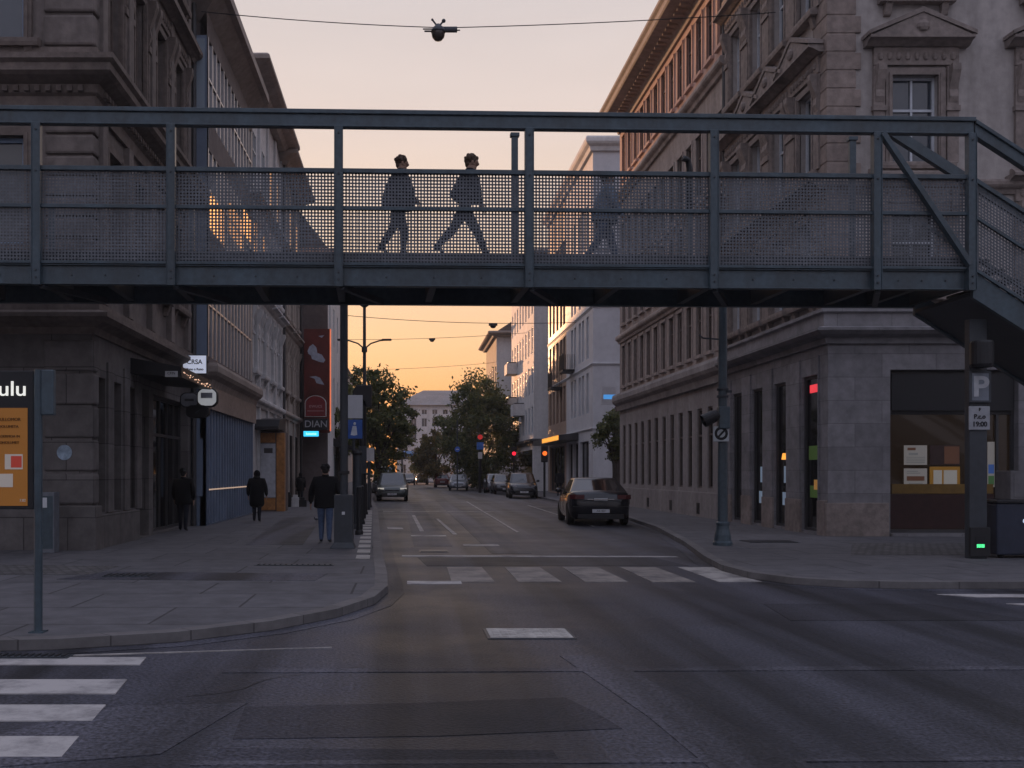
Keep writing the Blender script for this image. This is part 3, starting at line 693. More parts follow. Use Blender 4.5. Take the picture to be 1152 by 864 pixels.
# ---- left corner building
def left_corner():
    X0, Y0, Y1, H = -6.2, 19.6, 28.55, 19.5
    b = thing('corner_building', 'dark brown stone corner building with rusticated pier and heavy cornices on the left', 'building', (X0, Y0, 0))
    f = Fac(b, X0 - 8.5, Y0, 0); s = Fac(b, X0, Y0, 90); W = Y1 - Y0
    rows = [(6.1, 2.15, 'plain'), (10.15, 2.45, 'flat'), (14.4, 2.3, 'flat')]
    fc = [6.6, 3.6, .9]; sc_ = [1.35, 3.3, 5.25, 7.2]
    so = [(.35, .85, .82, 3.55), (1.4, 2.0, .82, 3.55), (2.65, 3.2, .82, 3.55), (3.45, 4.3, .12, 3.6), (4.7, 8.55, .14, 3.55)]
    f.put(wall_mb(8.5, 4.5, [(.6, 5.2, .5, 3.4)], .3), 'ground_floor_wall', 'stone_lo'); s.put(wall_mb(W, 4.5, so, .32), 'ground_floor_wall', 'stone_lo')
    f.put(wall_mb(8.5, H, [(c - .57, c + .57, z, z + h) for c in fc for z, h, _ in rows], .26, 4.5), 'wall', 'stone_l')
    s.put(wall_mb(W, H, [(c - .45, c + .45, z, z + h) for c in sc_ for z, h, _ in rows], .26, 4.5), 'wall', 'stone_l')
    shell(b, X0 - 8.5, X0 - .45, Y0 + .45, Y1, 0, H, 'brownwall', 'rear_wall'); shell(b, X0 - 8.5, X0, Y0 + .02, Y1, H - .2, H + .3, 'roof', 'roof')
    bluef = mat('blue_window_frame', (.22, .30, .42), .5, .4, 0, 8, .08)
    M['frame_blue'] = bluef
    for c in fc:
        for z, h, st in rows: window(f, c, z, 1.14, h, .2, 1, 0, 'frame_blue', 'glass2' if z > 9 else 'curtain', .09); surround(f, c, z, 1.14, h, 'plain', 'trim_l')
    for c in sc_:
        for z, h, st in rows: window(s, c, z, .9, h, .2, 2, .65, 'frame_b'); surround(s, c, z, .9, h, st, 'trim_l')
    window(f, 2.9, .5, 4.6, 2.9, .26, 3, 0, 'frame_d', 'darkglass', .08, 'shop_window')
    for a, c, z, t in so[:3]: window(s, (a + c) / 2, z, round(c - a, 3), t - z, .28, 1, 0, 'frame_d', 'darkglass')
    d = s.put(MB().box(3.5, 4.25, .22, .28, .12, 3.5), 'door', 'black'); s.put(MB().tube([(4.12, .17, 1.0), (4.12, .17, 1.5)], .015), 'handle', 'chrome', parent=d)
    window(s, 6.62, .14, 3.85, 3.41, .28, 5, .72, 'frame_d', 'darkglass', .07, 'shop_window')
    path = [(X0 - 8.5, Y0), (X0, Y0), (X0, Y1)]
    cornice(b, path, [(-.05, 4.35), (.06, 4.35), (.1, 4.48), (.32, 4.56), (.42, 4.64), (.42, 4.72), (.2, 4.8), (.2, 4.95), (-.05, 4.98)], 'trim_l', 'ledge')
    cornice(b, path, [(-.05, 8.75), (.08, 8.75), (.1, 9.0), (.16, 9.05), (.2, 9.2), (.42, 9.3), (.5, 9.36), (.5, 9.5), (.58, 9.56), (.58, 9.66), (.14, 9.78), (.14, 9.95), (-.05, 9.95)], 'trim_l')
    cornice(b, path, BAND(13.3, 13.7, .35), 'trim_l'); cornice(b, path, BAND(H - .6, H + .5, 1.0), 'trim_l')
    f.row((0, .1, -.24, -.03, 9.06, 9.17), [.1 + .21 * k for k in range(40)], 'dentil', 'trim_l'); s.row((0, .1, -.24, -.03, 9.06, 9.17), [.15 + .21 * k for k in range(42)], 'dentil', 'trim_l')
    # rusticated corner pier, wrapped round both facades
    z = .98
    for i in range(5): MB().box(-.94, .05, -.06, .3, z + .025, z + .63).build('quoin', 'stone_lo', b, bevel=.04); z += .655
    MB().box(-1.0, .1, -.1, .33, 0, .97).build('plinth', 'stone_lo', b, bevel=.02)
    z = 5.0
    for i in range(9):
        MB().box(-.92, .06, -.07, .42, z + .02, z + .39).build('quoin', 'stone_l', b, bevel=.05); z += .41
        if z > 8.4: break
    z = 10.0
    for i in range(20):
        MB().box(-.95, .07, -.07, .42, z + .02, z + .62).build('quoin', 'stone_l', b, bevel=.05); z += .66
        if z > 12.7 and z < 13.4: z = 13.75
        if z > 18: break
    for u in (2.0, 5.0):                              # raised panels between pier and windows
        f.put(MB().box(u - .4, u + .4, -.05, .02, 10.2, 12.6).box(u - .3, u + .3, -.08, -.05, 10.35, 12.45), 'wall_panel', 'stone_l', bevel=.015); f.put(MB().box(u - .4, u + .4, -.05, .02, 5.4, 8.2), 'wall_panel', 'stone_l', bevel=.015)
    for z, t in ((5.0, 8.72), (9.97, 13.28), (13.72, 18.8)): s.each([(u - .17, u + .17, -.14, .02, z, t) for u in (.45, 2.32, 4.27, 6.22, 8.2)], 'pilaster', 'stone_l', .015)
    s.put(MB().box(.3, 3.3, -.06, .03, 0, .78), 'plinth', 'stone_lo', bevel=.015)
    s.each([(u - .2, u + .2, -.05, .03, .8, 3.9) for u in (1.12, 2.32, 3.32)], 'pilaster', 'stone_lo', .012)
    aw = s.put(MB().prism([(0, 3.85), (-1.15, 3.76), (-1.15, 4.0), (0, 4.2)], 2.7, 6.0), 'canopy', 'black')
    g = MB()
    for i in range(22): g.sphere((2.8 + i * .145 + random.uniform(-.05, .05), -1.18, 3.78 + random.uniform(0, .1)), random.uniform(.008, .02), n=6, k=4)
    s.put(g, 'string_lights', emit('warm_bulbs', (1, .6, .4), .9), parent=aw)
    s.put(MB().tube([(W - .05, -.1, .1), (W - .05, -.1, 19)], .07), 'drainpipe', 'frame_d')
    return b, f, s
LC, lcf, lcs = left_corner()

# ---- blue-grey modern building with curtain wall
def blue_building():
    X0, Y0, Y1, H = -5.75, 28.6, 37.0, 14.9
    b = thing('office_building', 'modern blue-grey building with slatted ground floor, mullioned glass above and deep eave', 'building', (X0, Y0, 0))
    s = Fac(b, X0, Y0, 90); f = Fac(b, X0 - .6, Y0, 0); W = Y1 - Y0
    bands = [(5.0, 8.0), (8.7, 11.0), (11.9, 14.2)]
    s.put(wall_mb(W, H, [(.15, W - .3, z, t) for z, t in bands], .18, 3.45), 'wall', 'brownwall')
    s.put(MB().box(.3, 2.6, .012, .0295, 8.78, 9.8), 'window_glint', 'glint_glass'); s.put(MB().box(3.6, 6.4, .012, .0295, 9.4, 10.4), 'window_glint', 'glint_glass'); s.put(MB().box(6.6, 8.0, .012, .0295, 10.1, 10.95), 'window_glint', 'glint_glass')  # added glowing strips that paint a sunset reflection on the glazing
    for z, t in bands:
        o = s.put(MB().box(.15, W - .3, .03, .07, z, t), 'window_band', 'curtainwall')
        g = MB()
        for i in range(14):
            x = .15 + (W - .45) * i / 13; g.box(x - .035, x + .035, -.02, .03, z, t)
        g.box(.15, W - .3, -.01, .03, (z + t) / 2 - .03, (z + t) / 2 + .03); s.put(g, 'mullion', 'alu', parent=o)
    g = MB()
    for i in range(19): g.box(.02 + .45 * i, .12 + .45 * i, -.05, .02, .15, 3.45)
    s.put(MB().box(0, W, .02, .2, .08, 3.45), 'ground_floor_wall', 'blue_panel'); s.put(g, 'slat_panel', 'blue_panel')
    s.put(MB().box(.02, W - .02, -.062, -.051, 1.12, 1.16), 'warm_trim_strip', emit('warm_strip_light', (1, .7, .5), .3))  # trim strip given a warm glow of its own
    s.put(MB().box(0, W, -.14, .02, 3.45, 4.1), 'fascia', mat('brown_fascia', (.26, .20, .17), .6, .4))
    f.put(MB().box(0, .6, 0, .3, .08, 14.2), 'corner_panel', 'blue_panel'); f.put(MB().box(.12, .48, -.03, -.002, .95, 2.6), 'service_door', 'blue_panel')
    o = f.put(MB().box(.06, .54, -.02, -.002, 11.7, 14.1), 'window', glass('tall_pale_glass', (.30, .36, .42), .15, .6)); f.put(MB().box(0, .6, -.05, -.021, 11.55, 11.7), 'frame', 'frame_d', parent=o)
    cornice(b, [(X0 - .6, Y0), (X0, Y0), (X0, Y1)], BAND(4.1, 4.75, .4), 'eave', 'ledge')
    cornice(b, [(X0 - .6, Y0), (X0, Y0), (X0, Y1)], [(-.4, 14.6), (.45, 15.3), (.62, 15.35), (.62, 15.62), (.5, 15.75), (-.4, 15.8)], 'eave', 'eave')
    shell(b, X0 - 8, X0 - .25, Y0 + .3, Y1, 0, H, 'brownwall', 'rear_wall'); shell(b, X0 - 8, X0 + .2, Y0, Y1, 15.4, 15.7, 'roof', 'roof')
    return b, s
BB, bbs = blue_building()

def ornate(name, label, X0, Y0, Y1, H, m, nwin, trimm, lit=()):  # lit: panes that glow in place of a sunset reflection
    b, s, cs = plain_block(name, label, X0, Y0, Y1, H, -1, m, m, nwin, [(5.6, 2.2), (9.2, 2.2), (12.6, 2.1)], .95, roof='roof', eave=.9, wd=.05, lit=lit)
    W = Y1 - Y0
    for c in cs:
        for z, h in ((5.6, 2.2), (9.2, 2.2)): surround(s, c, z, .8, h, 'flat', trimm)
    for z in (4.2, 8.25, 11.9): cornice(b, [(X0, Y0), (X0, Y1)], BAND(z, z + .35, .25), trimm, 'string_course')
    s.each([(min(max(W * i / nwin, .2), W - .2) - .16, min(max(W * i / nwin, .2), W - .2) + .16, -.1, .02, .1, H - .5) for i in range(nwin + 1)], 'pilaster', m, .01)
    s.put(MB().tube([(W - .1, -.18, .1), (W - .1, -.18, H - .5)], .06), 'drainpipe', 'frame_d')
    return b, s, cs
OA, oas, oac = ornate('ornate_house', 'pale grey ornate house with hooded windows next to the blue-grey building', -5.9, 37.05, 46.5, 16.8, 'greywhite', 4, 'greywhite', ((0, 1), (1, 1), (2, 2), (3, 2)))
for c in oac[2:]: oas.put(MB().box(c - .6, c + .6, -.03, .02, .2, 3.6), 'shop_front', 'darkglass')
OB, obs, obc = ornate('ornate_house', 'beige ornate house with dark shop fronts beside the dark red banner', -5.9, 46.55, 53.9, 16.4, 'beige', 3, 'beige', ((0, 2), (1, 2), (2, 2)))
for c in obc: obs.put(MB().box(c - .8, c + .8, -.03, .02, .2, 3.5), 'shop_front', 'darkglass')
BR, brs, brc = plain_block('brown_gabled_house', 'house with a dark brown end wall behind the red banner and a white street side', -4.3, 54, 66, 13.6, -1, 'white_wall', 'brownwall', 4, [(5, 2.2), (9, 2.2)], .9, deep=4)
plain_block('tall_house', 'tall grey house set back behind the left trees', -9, 66.1, 140, 20, -1, 'greywhite', 'beige', 20, [(5, 2.2), (9, 2.2), (13, 2.2), (16.5, 2)], 1.2)
plain_block('sun_blocking_house', 'added unseen beige house set back far down the left side behind the trees', -9.5, 142, 173, 17.6, -1, 'beige', 'beige', 10, [(4, 2), (7, 2), (10, 2), (13, 2)], 1.2)  # unseen house added to keep the low sun off the right facades

# ---- white hip-roofed building closing the street
def end_building():
    X0, X1, Y, H = -1.9, 16, 185, 14.2
    b = thing('hip_roofed_building', 'white hip-roofed building closing the far end of the street', 'building', (X0, Y, 0))
    f = Fac(b, X0, Y, 0); W = X1 - X0
    cs = [1.2 + 1.95 * i for i in range(9)]; rows = [(1.5, 1.7), (4.4, 1.6), (7.3, 1.6), (10.2, 1.6), (12.5, .9)]
    f.put(wall_mb(W, H, [(c - .5, c + .5, z, z + h) for c in cs for z, h in rows], .25), 'wall', 'white_wall')
    shell(b, X0, X1, Y + .5, Y + 12, 0, H, 'white_wall', 'rear_wall')
    for c in cs:
        for z, h in rows: window(f, c, z, 1.0, h, .2, 2, 0, 'frame_w', 'glass2')
    e = .7
    MB().add([(-e, -e, H), (W + e, -e, H), (W + e, 12 + e, H), (-e, 12 + e, H), (5, 5.5, H + 3.2), (W - 5, 5.5, H + 3.2)],
             [(0, 1, 5, 4), (1, 2, 5), (2, 3, 4, 5), (3, 0, 4), (3, 2, 1, 0)]).build('roof', mat('grey_tile_roof', (.22, .21, .21), .8), b)
end_building()

# ------------------------------------------------------------------ footbridge
BA, BY = .0334, 16.97
CA = math.cos(math.atan(BA))
def bx(px): k = (px - VX) / F; return k * BY / (1 - BA * k) / CA          # photo column -> metres along the bridge
BR_RZ = math.atan(BA)
BG = thing('footbridge', 'blue-grey steel footbridge with perforated panels spanning the whole street', 'footbridge', (0, BY, 0), BR_RZ)
def bput(mb, name, m, parent=None, **k): return mb.build(name, m, parent or BG, **k)
XL, XR, DEP = -13.5, bx(1091), 1.95
GZ0, GZ1 = 4.80, 5.14
SL = .62                                              # slope of the stair flight
XS = XR + 8.2

def perforated(w_, h_, shear=0.):
    """steel plate with a grid of eight-sided holes"""
    p = .056; nx, nz = max(1, round(w_ / p)), max(1, round(h_ / p)); px_, pz = w_ / nx, h_ / nz
    b = MB(); r = .0162; oc = [(math.cos(R(22.5 + 45 * k)) * r * 1.06, math.sin(R(22.5 + 45 * k)) * r * 1.06) for k in range(8)]
    vi = {}
    def V(i, j, kx, kz):
        key = (2 * i + kx, 2 * j + kz)
        if key not in vi:
            x, z = (i + kx / 2) * px_, (j + kz / 2) * pz; vi[key] = len(b.v); b.v.append((x, 0, z - shear * x))
        return vi[key]
    for i in range(nx):
        for j in range(nz):
            cx, cz = (i + .5) * px_, (j + .5) * pz; o = len(b.v)
            for a, c in oc: x = cx + a; b.v.append((x, 0, cz + c - shear * x))
            # outer ring: right, top-right corner ... eight points counter-clockwise from right-middle
            ring = [V(i, j, 2, 1), V(i, j, 2, 2), V(i, j, 1, 2), V(i, j, 0, 2), V(i, j, 0, 1), V(i, j, 0, 0), V(i, j, 1, 0), V(i, j, 2, 0)]
            # hole point k sits between ring k and k+1; one quad per hole edge plus one triangle per hole point
            for k in range(8):
                b.f.append((ring[k], ring[(k + 1) % 8], o + k)); b.f.append((ring[(k + 1) % 8], o + (k + 1) % 8, o + k))
    b.m = [0] * len(b.f)
    return b
_pc = {}
def panel(x0, x1, z0, z1, y, shear=0.):
    k = (round(x1 - x0, 2), round(z1 - z0, 2), shear)
    if k not in _pc: _pc[k] = perforated(x1 - x0, z1 - z0, shear).mesh('perforated_panel', 'galv', recalc=False)
    o = link('perforated_panel', _pc[k], BG, (x0, y, z0))
    so = o.modifiers.new('plate', 'SOLIDIFY'); so.thickness = .004; so.offset = 0
    return o

posts = [-11.4, bx(-130), bx(42), bx(193), bx(381), bx(595), bx(802), bx(985), XR]
# main girders with flanges and bolts, deck, cross beams
for y, nm in ((0, 'girder'), (DEP - .1, 'girder')):
    g = MB().box(XL, XR + .06, y + .03, y + .07, GZ0 + .02, GZ1 - .02).box(XL, XR + .06, y - .02, y + .12, GZ1 - .02, GZ1).box(XL, XR + .06, y - .02, y + .12, GZ0, GZ0 + .02)
    o = bput(g, nm, 'steel', bevel=.004)
    if y == 0:
        bo = MB(); random.seed(3)
        for a, c in zip(posts, posts[1:]):
            for t in (.25, .5, .75): bo.lathe([(.016, .03), (.016, .015), (.012, .012)], (a + (c - a) * t, 0, GZ0 + .16), 6, 'y')
        bput(bo, 'bolts', 'steel_dark', o)
bput(MB().box(XL, XR, .13, DEP - .13, 5.26, 5.40), 'deck', 'deck')
bput(MB().box(XL, XR, .075, .13, 5.0, 5.395), 'deck_edge', 'steel_dark')
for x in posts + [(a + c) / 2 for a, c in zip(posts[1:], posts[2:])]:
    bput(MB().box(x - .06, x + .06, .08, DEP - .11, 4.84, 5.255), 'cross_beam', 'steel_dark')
for x in posts[1:-1]: bput(MB().bar((x + .05, .02, 4.79), (x + .75, 1.5, 4.78), .09, .1), 'brace', 'steel_dark')
# near posts
for i, x in enumerate(posts[1:]):
    wd = .062
    g = MB().box(x - wd, x + wd, -.085, -.065, GZ0 - .02, 7.50).box(x - wd - .012, x - wd, -.10, .03, GZ0 - .02, 7.50).box(x + wd, x + wd + .012, -.10, .03, GZ0 - .02, 7.50)
    o = bput(g, 'post', 'steel', bevel=.003)
    bo = MB()
    for z in (4.9, 5.02, 6.69, 7.38): bo.lathe([(.017, -.11), (.017, -.09), (.013, -.086)], (x, 0, z), 6, 'y')
    bput(bo, 'bolts', 'steel_dark', o)
# near rails
bput(MB().box(XL, XR + .04, -.06, .07, 7.50, 7.70).box(XL, XR + .06, -.10, .10, 7.70, 7.775).box(XL, XR + .04, -.075, .08, 7.485, 7.515), 'top_rail', 'steel', bevel=.01)
bput(MB().box(XL, XR, -.05, .02, 6.715, 6.79), 'panel_rail', 'steel', bevel=.006)
bput(MB().box(XL, XR, -.045, .005, 6.085, 6.145), 'panel_rail', 'steel', bevel=.006)
bput(MB().box(XL, XR, -.045, .012, 5.145, 5.195), 'panel_rail', 'steel', bevel=.006)
for a, c in zip(posts[1:-1], posts[2:]):
    panel(a + .07, c - .07, 5.19, 6.72, .012)
# far side: posts, rails and thin wire infill
for x in (-9.2, -6.6, -4.0, -1.2, at(583, 18.95), at(782, 18.95), at(969, 18.95)):
    bput(MB().box(x - .06, x + .06, DEP - .06, DEP + .02, 5.0, 8.02).box(x - .085, x + .085, DEP - .085, DEP + .045, 8.02, 8.09), 'post', 'steel', bevel=.004) if x > .5 and x < 3 or x > 8 else \
        bput(MB().box(x - .05, x + .05, DEP - .06, DEP + .02, 5.0, 6.66), 'post', 'steel', bevel=.004)
xq = at(782, 18.95)
bput(MB().tube([(xq, DEP - .02, 6.6), (xq, DEP - .02, 7.45), (xq - .04, DEP - .05, 7.6), (xq - .14, DEP - .1, 7.62)], .06), 'deck_lamp', 'black', smooth=True)
bput(MB().box(XL, XR + .2, DEP - .05, DEP + .01, 6.60, 6.66), 'far_rail', 'steel'); bput(MB().box(XL, XR + .2, DEP - .05, DEP + .01, 5.15, 5.2), 'far_rail', 'steel')
g = MB()
for i in range(int((XR - XL) / .125)): x = XL + .125 * i; g.box(x - .004, x + .004, DEP - .024, DEP - .016, 5.2, 6.6)
bput(g, 'wire_infill', 'steel_dark')
# stair flight going down to the right
def sx(x): return -SL * (x - XR)
def slope(y0, y1, z0, z1, x0=None, x1=None): 
    a = XR + .06 if x0 is None else x0; c = XS if x1 is None else x1
    return MB().add([(a, y0, z0 + sx(a)), (c, y0, z0 + sx(c)), (c, y1, z0 + sx(c)), (a, y1, z0 + sx(a)), (a, y0, z1 + sx(a)), (c, y0, z1 + sx(c)), (c, y1, z1 + sx(c)), (a, y1, z1 + sx(a))],
                    [(0, 3, 2, 1), (4, 5, 6, 7), (0, 1, 5, 4), (1, 2, 6, 5), (2, 3, 7, 6), (3, 0, 4, 7)])
for y in (0, DEP - .1): bput(slope(y + .0, y + .09, 4.70, 5.16), 'stringer', 'steel', bevel=.004)
g = MB()
for i in range(28):
    x = XR + .1 + i * .28
    if 5.38 - .1736 * i < .16: break
    z = 5.36 - .1736 * i; g.box(x, x + .31, .1, DEP - .11, z - .05, z)
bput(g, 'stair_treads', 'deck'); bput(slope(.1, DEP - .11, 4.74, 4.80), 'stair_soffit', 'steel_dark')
o = slope(-.06, .07, 7.50, 7.70); o.v += slope(-.10, .10, 7.70, 7.775).v; o.f += [tuple(i + 8 for i in f) for f in slope(0, 1, 0, 1).f]; o.m += [0] * 6
bput(o, 'stair_rail', 'steel', bevel=.008)
bput(slope(-.05, .02, 6.715, 6.79), 'panel_rail', 'steel'); bput(slope(-.045, .005, 6.085, 6.145), 'panel_rail', 'steel'); bput(slope(-.045, .012, 5.17, 5.22), 'panel_rail', 'steel')
for k in range(3): panel(XR + .1 + 2.6 * k, XR + 2.6 + 2.6 * k, 5.2 + sx(XR + .1 + 2.6 * k), 6.72 + sx(XR + .1 + 2.6 * k), .012, SL)
for k in (1, 2, 3):
    x = XR + 2.62 * k; bput(MB().box(x - .06, x + .06, -.09, -.055, 4.75 + sx(x), 7.52 + sx(x)), 'post', 'steel')
x0 = 9.15
bput(slope(DEP - .08, DEP + .04, 7.5 + .36, 7.72 + .36, x0, XS - 1), 'far_stair_rail', 'steel')
bput(slope(DEP - .05, DEP + .01, 6.55, 6.62, XR + .2, XS - 1), 'far_rail', 'steel')
bput(MB().bar((bx(990), -.075, 7.47), (bx(1088), -.075, 5.22), .09, .12, up=(0, 1, 0)), 'diagonal_brace', 'steel', bevel=.004)
# columns: one under the head of the stair, one off to the left
xc = at(1102, 17.65)
bput(MB().box(xc - .16, xc + .16, .35, .5, .1, 4.70 + sx(xc + .2)), 'column', 'steel_dark', bevel=.01)
bput(MB().lathe([(.17, 0), (.19, .05), (.19, .42), (.17, .46)], (xc - .03, .2, 3.48), 20), 'column_cap', 'black')
bput(MB().box(-11.6, -11.1, .4, 1.5, .1, 4.8), 'column', 'steel', bevel=.01)
ks = MB().box(-.18, .18, -.06, 0, 0, .52)
u = ks.build('control_box', 'black', BG, (xc, .345, .14), bevel=.008)
MB().box(-.07, .07, -.066, -.058, .16, .22).build('indicator_light', emit('green_lamp', (.1, 1, .35), 1.3), u)
MB().box(-.09, .09, -.066, -.058, .14, .36).build('display', 'ink', u); 

def bw(x, y, z=0):                                    # bridge coordinates -> world
    v = Matrix.Rotation(BR_RZ, 3, 'Z') @ Vector((x, y, z)); return (v.x, v.y + BY, v.z)
# parking sign and notice on the column
p = bw(xc, .34); sgn = thing('parking_sign', 'grey parking sign with a white P mounted on the bridge column', 'sign', (p[0], p[1], 2.86), BR_RZ)
MB().box(-.2, .2, -.05, 0, 0, .56).build('sign_box', 'steel_dark', sgn, bevel=.012); MB().box(-.15, .15, -.054, -.048, .04, .52).build('face', mat('sign_grey', (.16, .18, .21), .6), sgn)
lettering('P', .5, mat('sign_letter', (.38, .39, .41), .6), sgn, (0, -.058, .27), sx=1.15, bold=.012)
sgn = thing('notice_sign', 'white parking notice plate with black lettering below the P sign', 'sign', (p[0], p[1], 2.38), BR_RZ)
MB().box(-.19, .19, -.03, 0, 0, .42).build('plate', mat('notice_white', (.29, .30, .32), .6), sgn, bevel=.012)
for t, z, s_ in (('F', .36, .075), ('P.c.o', .235, .11), ('19:00', .1, .12)): lettering(t, s_, 'ink', sgn, (0, -.034, z), bold=.003)
# service cabinet and box beside the column
b = thing('waste_container', 'dark navy container with small white lettering beside the bridge column', 'container', bw(xc + .3 + .62, .35, .1), BR_RZ)
MB().box(-.58, .58, 0, .6, .06, .98).build('body', mat('navy_plastic', (.02, .026, .045), .5, .4), b, bevel=.03); MB().box(-.6, .6, -.03, .63, .98, 1.04).build('lid', 'black', b, bevel=.015)
for q in (-.45, .45): MB().lathe([(.06, -.03), (.06, .03)], (q, .1, .06), 12, 'x').build('wheel', 'tyre', b)
lettering('CONIS', .11, emit('white_lettering', (.7, .8, 1), .5), b, (.05, -.006, .66), bold=.004)
b = thing('switch_cabinet', 'plain grey metal box sitting on the dark navy container', 'cabinet', bw(xc + .4 + .72, .4, 1.14), BR_RZ)
MB().box(-.5, .5, 0, .45, 0, .52).build('body', mat('cabinet_grey', (.11, .105, .11), .6), b, bevel=.012); MB().box(-.44, .44, -.008, -.001, .05, .47).build('door', mat('cabinet_grey_door', (.12, .115, .12), .6), b); 

# ------------------------------------------------------------------ poles, lamps, signs
PZ = .1
def pole(name, label, cat, x, y, h, r0=.09, r1=.07, base=None, m='steel_dark'):
    t = thing(name, label, cat, (x, y, PZ))
    MB().tube([(0, 0, 0), (0, 0, h)], r0, 14, 0, r1).build('shaft', m, t, smooth=False)
    if base: MB().lathe(base, (0, 0, 0), 16).build('base', m, t)
    return t
# dark pole with broad square base near the walking man
x, y = at(387, 20.2), 20.2
t = pole('steel_pole', 'dark steel pole with broad square base next to the walking man in jeans', 'pole', x, y, 5.1, .085, .08)
MB().add([(-.28, -.25, 0), (.24, -.25, 0), (.24, .25, 0), (-.28, .25, 0), (-.19, -.2, .12), (.19, -.2, .12), (.19, .2, .12), (-.19, .2, .12), (-.185, -.2, 1.08), (.185, -.2, 1.08), (.185, .2, 1.08), (-.185, .2, 1.08)],
         [(3, 2, 1, 0), (0, 1, 5, 4), (1, 2, 6, 5), (2, 3, 7, 6), (3, 0, 4, 7), (4, 5, 9, 8), (5, 6, 10, 9), (6, 7, 11, 10), (7, 4, 8, 11), (8, 9, 10, 11)]).build('base', 'steel_dark', t, bevel=.012)
MB().box(-.03, .03, -.206, -.2, .68, .74).build('sticker', 'plate', t); MB().box(-.11, .11, -.11, .11, 1.5, 1.56).build('clamp', 'black', t)
MB().bar((0, 0, 5.05), (-.05, -.9, 5.05), .1, .12).build('bracket', 'steel_dark', t)
# tapered lamp post on the right with a signal on it
x, y = at(813, 20.9), 20.9
t = pole('lamp_post', 'tall tapered blue-grey post with flared foot on the right pavement kerb', 'lamp post', x, y, 5.1, .105, .085,
         [(.2, 0), (.2, .06), (.175, .1), (.165, .22), (.13, .34), (.125, .42), (.135, .44), (.135, .48), (.11, .5)], 'steel')
for z in (3.25, 3.1): MB().lathe([(.12, 0), (.125, .02), (.12, .05)], (0, 0, z), 14).build('collar', 'steel_dark', t)
MB().bar((-.42, 0, 4.35), (.1, 0, 4.31), .025, .03).bar((-.42, 0, 4.35), (-.5, 0, 4.42), .03, .03).build('arm', 'steel_dark', t)
MB().bar((0, -.05, 3.22), (.16, -.1, 3.22), .04, .05).build('hook', 'steel_dark', t)
s = thing('traffic_signal', 'small side-on traffic signal with black visor on the tapered post', 'traffic light', (x - .05, y - .13, 2.42))
MB().box(-.1, .13, -.12, .06, .12, .58).build('housing', 'steel', s, bevel=.02)
MB().lathe([(.10, 0), (.13, .1), (.14, .34), (.13, .34), (.12, .1), (.09, .02)], (0, 0, 0), 16, 'x').build('visor', 'black', s)
v = [o for o in bpy.data.objects if o.parent == s and o.name.startswith('visor')][0]; v.location = (-.1, -.04, .42); v.rotation_euler = (0, R(155), 0)
s2 = thing('square_sign', 'small white square sign with a black ring symbol on the tapered post', 'sign', (x - .09, y - .16, 2.24))
MB().box(-.165, .165, -.03, 0, .03, .35).build('plate', mat('sign_white', (.45, .48, .5), .6), s2, bevel=.02)
MB().lathe([(.085, -.034), (.14, -.034), (.14, -.03), (.085, -.03), (.085, -.034)], (0, 0, .2), 24, 'y', caps=False).build('ring', 'ink', s2); MB().bar((-.06, -.036, .13), (.07, -.036, .27), .04, .01, up=(0, 1, 0)).build('symbol', 'ink', s2)

# double-armed lamp and the row of posts down the left kerb
x, y = at(410, 46), 46
t = pole('street_lamp', 'slender double-armed street lamp against the orange sky', 'street lamp', x, y, 9.2, .1, .07)
for s_ in (-1, 1):
    MB().tube([(0, 0, 7.25), (s_ * .3, 0, 7.5), (s_ * .7, 0, 7.63), (s_ * 1.0, 0, 7.66)], .035, 8).build('arm', 'steel_dark', t)
    MB().box(*sorted((s_ * .8, s_ * 1.25)), -.1, .1, 7.63, 7.71).build('lamp_head', 'black', t, bevel=.02)
MB().lathe([(.06, 9.15), (.2, 9.25), (.24, 9.4), (.1, 9.5)], (0, 0, 0), 14).build('lantern', 'steel_dark', t); MB().lathe([(.13, 7.1), (.13, 7.35)], (0, 0, 0), 12).build('collar', 'steel_dark', t)
x, y = at(408, 33), 33
t = pole('signal_post', 'black post carrying a hooded box among the left kerb posts', 'signal post', x, y, 4.05, .11, .11, m='black')
MB().plate([(-.32, 4.0), (-.32, 4.2), (-.2, 4.42), (.3, 4.42), (.3, 3.7), (.12, 3.7), (.08, 3.9)], -.18, .18).build('hood', 'black', t, bevel=.02)
MB().box(-.12, .14, -.2, -.121, 1.5, 2.4).build('box', 'steel_dark', t)
x, y = at(402, 27), 27
t = pole('bollard_post', 'dark ribbed post in front of the hooded signal post', 'post', x, y, 2.05, .12, .11, [(.15, 0), (.15, .1), (.12, .14)])
MB().lathe([(.12, 2.0), (.14, 2.06), (.1, 2.14)], (0, 0, 0), 12).build('cap', 'black', t)
for i, (px, yy, hh) in enumerate(((404, 24.5, 1.15), (407, 29.5, 1.1), (411, 36.5, 1.1), (416, 44, 1.1))):
    t = pole('bollard', ['stout dark bollard right beside the broad square pole base', 'dark bollard second along the left kerb behind the stout one', 'dark bollard third along the left kerb beside the hooded signal post', 'small dark bollard farthest along the left kerb near the grey green car'][i], 'bollard', at(px, yy), yy, hh, .075, .07, [(.1, 0), (.1, .08), (.08, .12)], 'black')
    t['group'] = 'bollards along the left kerb'; MB().sphere((0, 0, hh), .075, .075, .05).build('cap', 'black', t)
x, y = at(415, 41), 41
t = pole('bollard_post', 'thin dark post with a small pale panel at the kerb edge', 'post', x, y, 2.1, .06, .06)
MB().box(-.22, .22, -.06, -.05, 2.0, 2.55).build('panel', 'greywhite', t)
x, y = at(398, 30), 30
t = pole('sign_post', 'post with a blue pedestrian sign below a grey panel on the left kerb', 'sign post', x, y, 3.9, .04, .04)
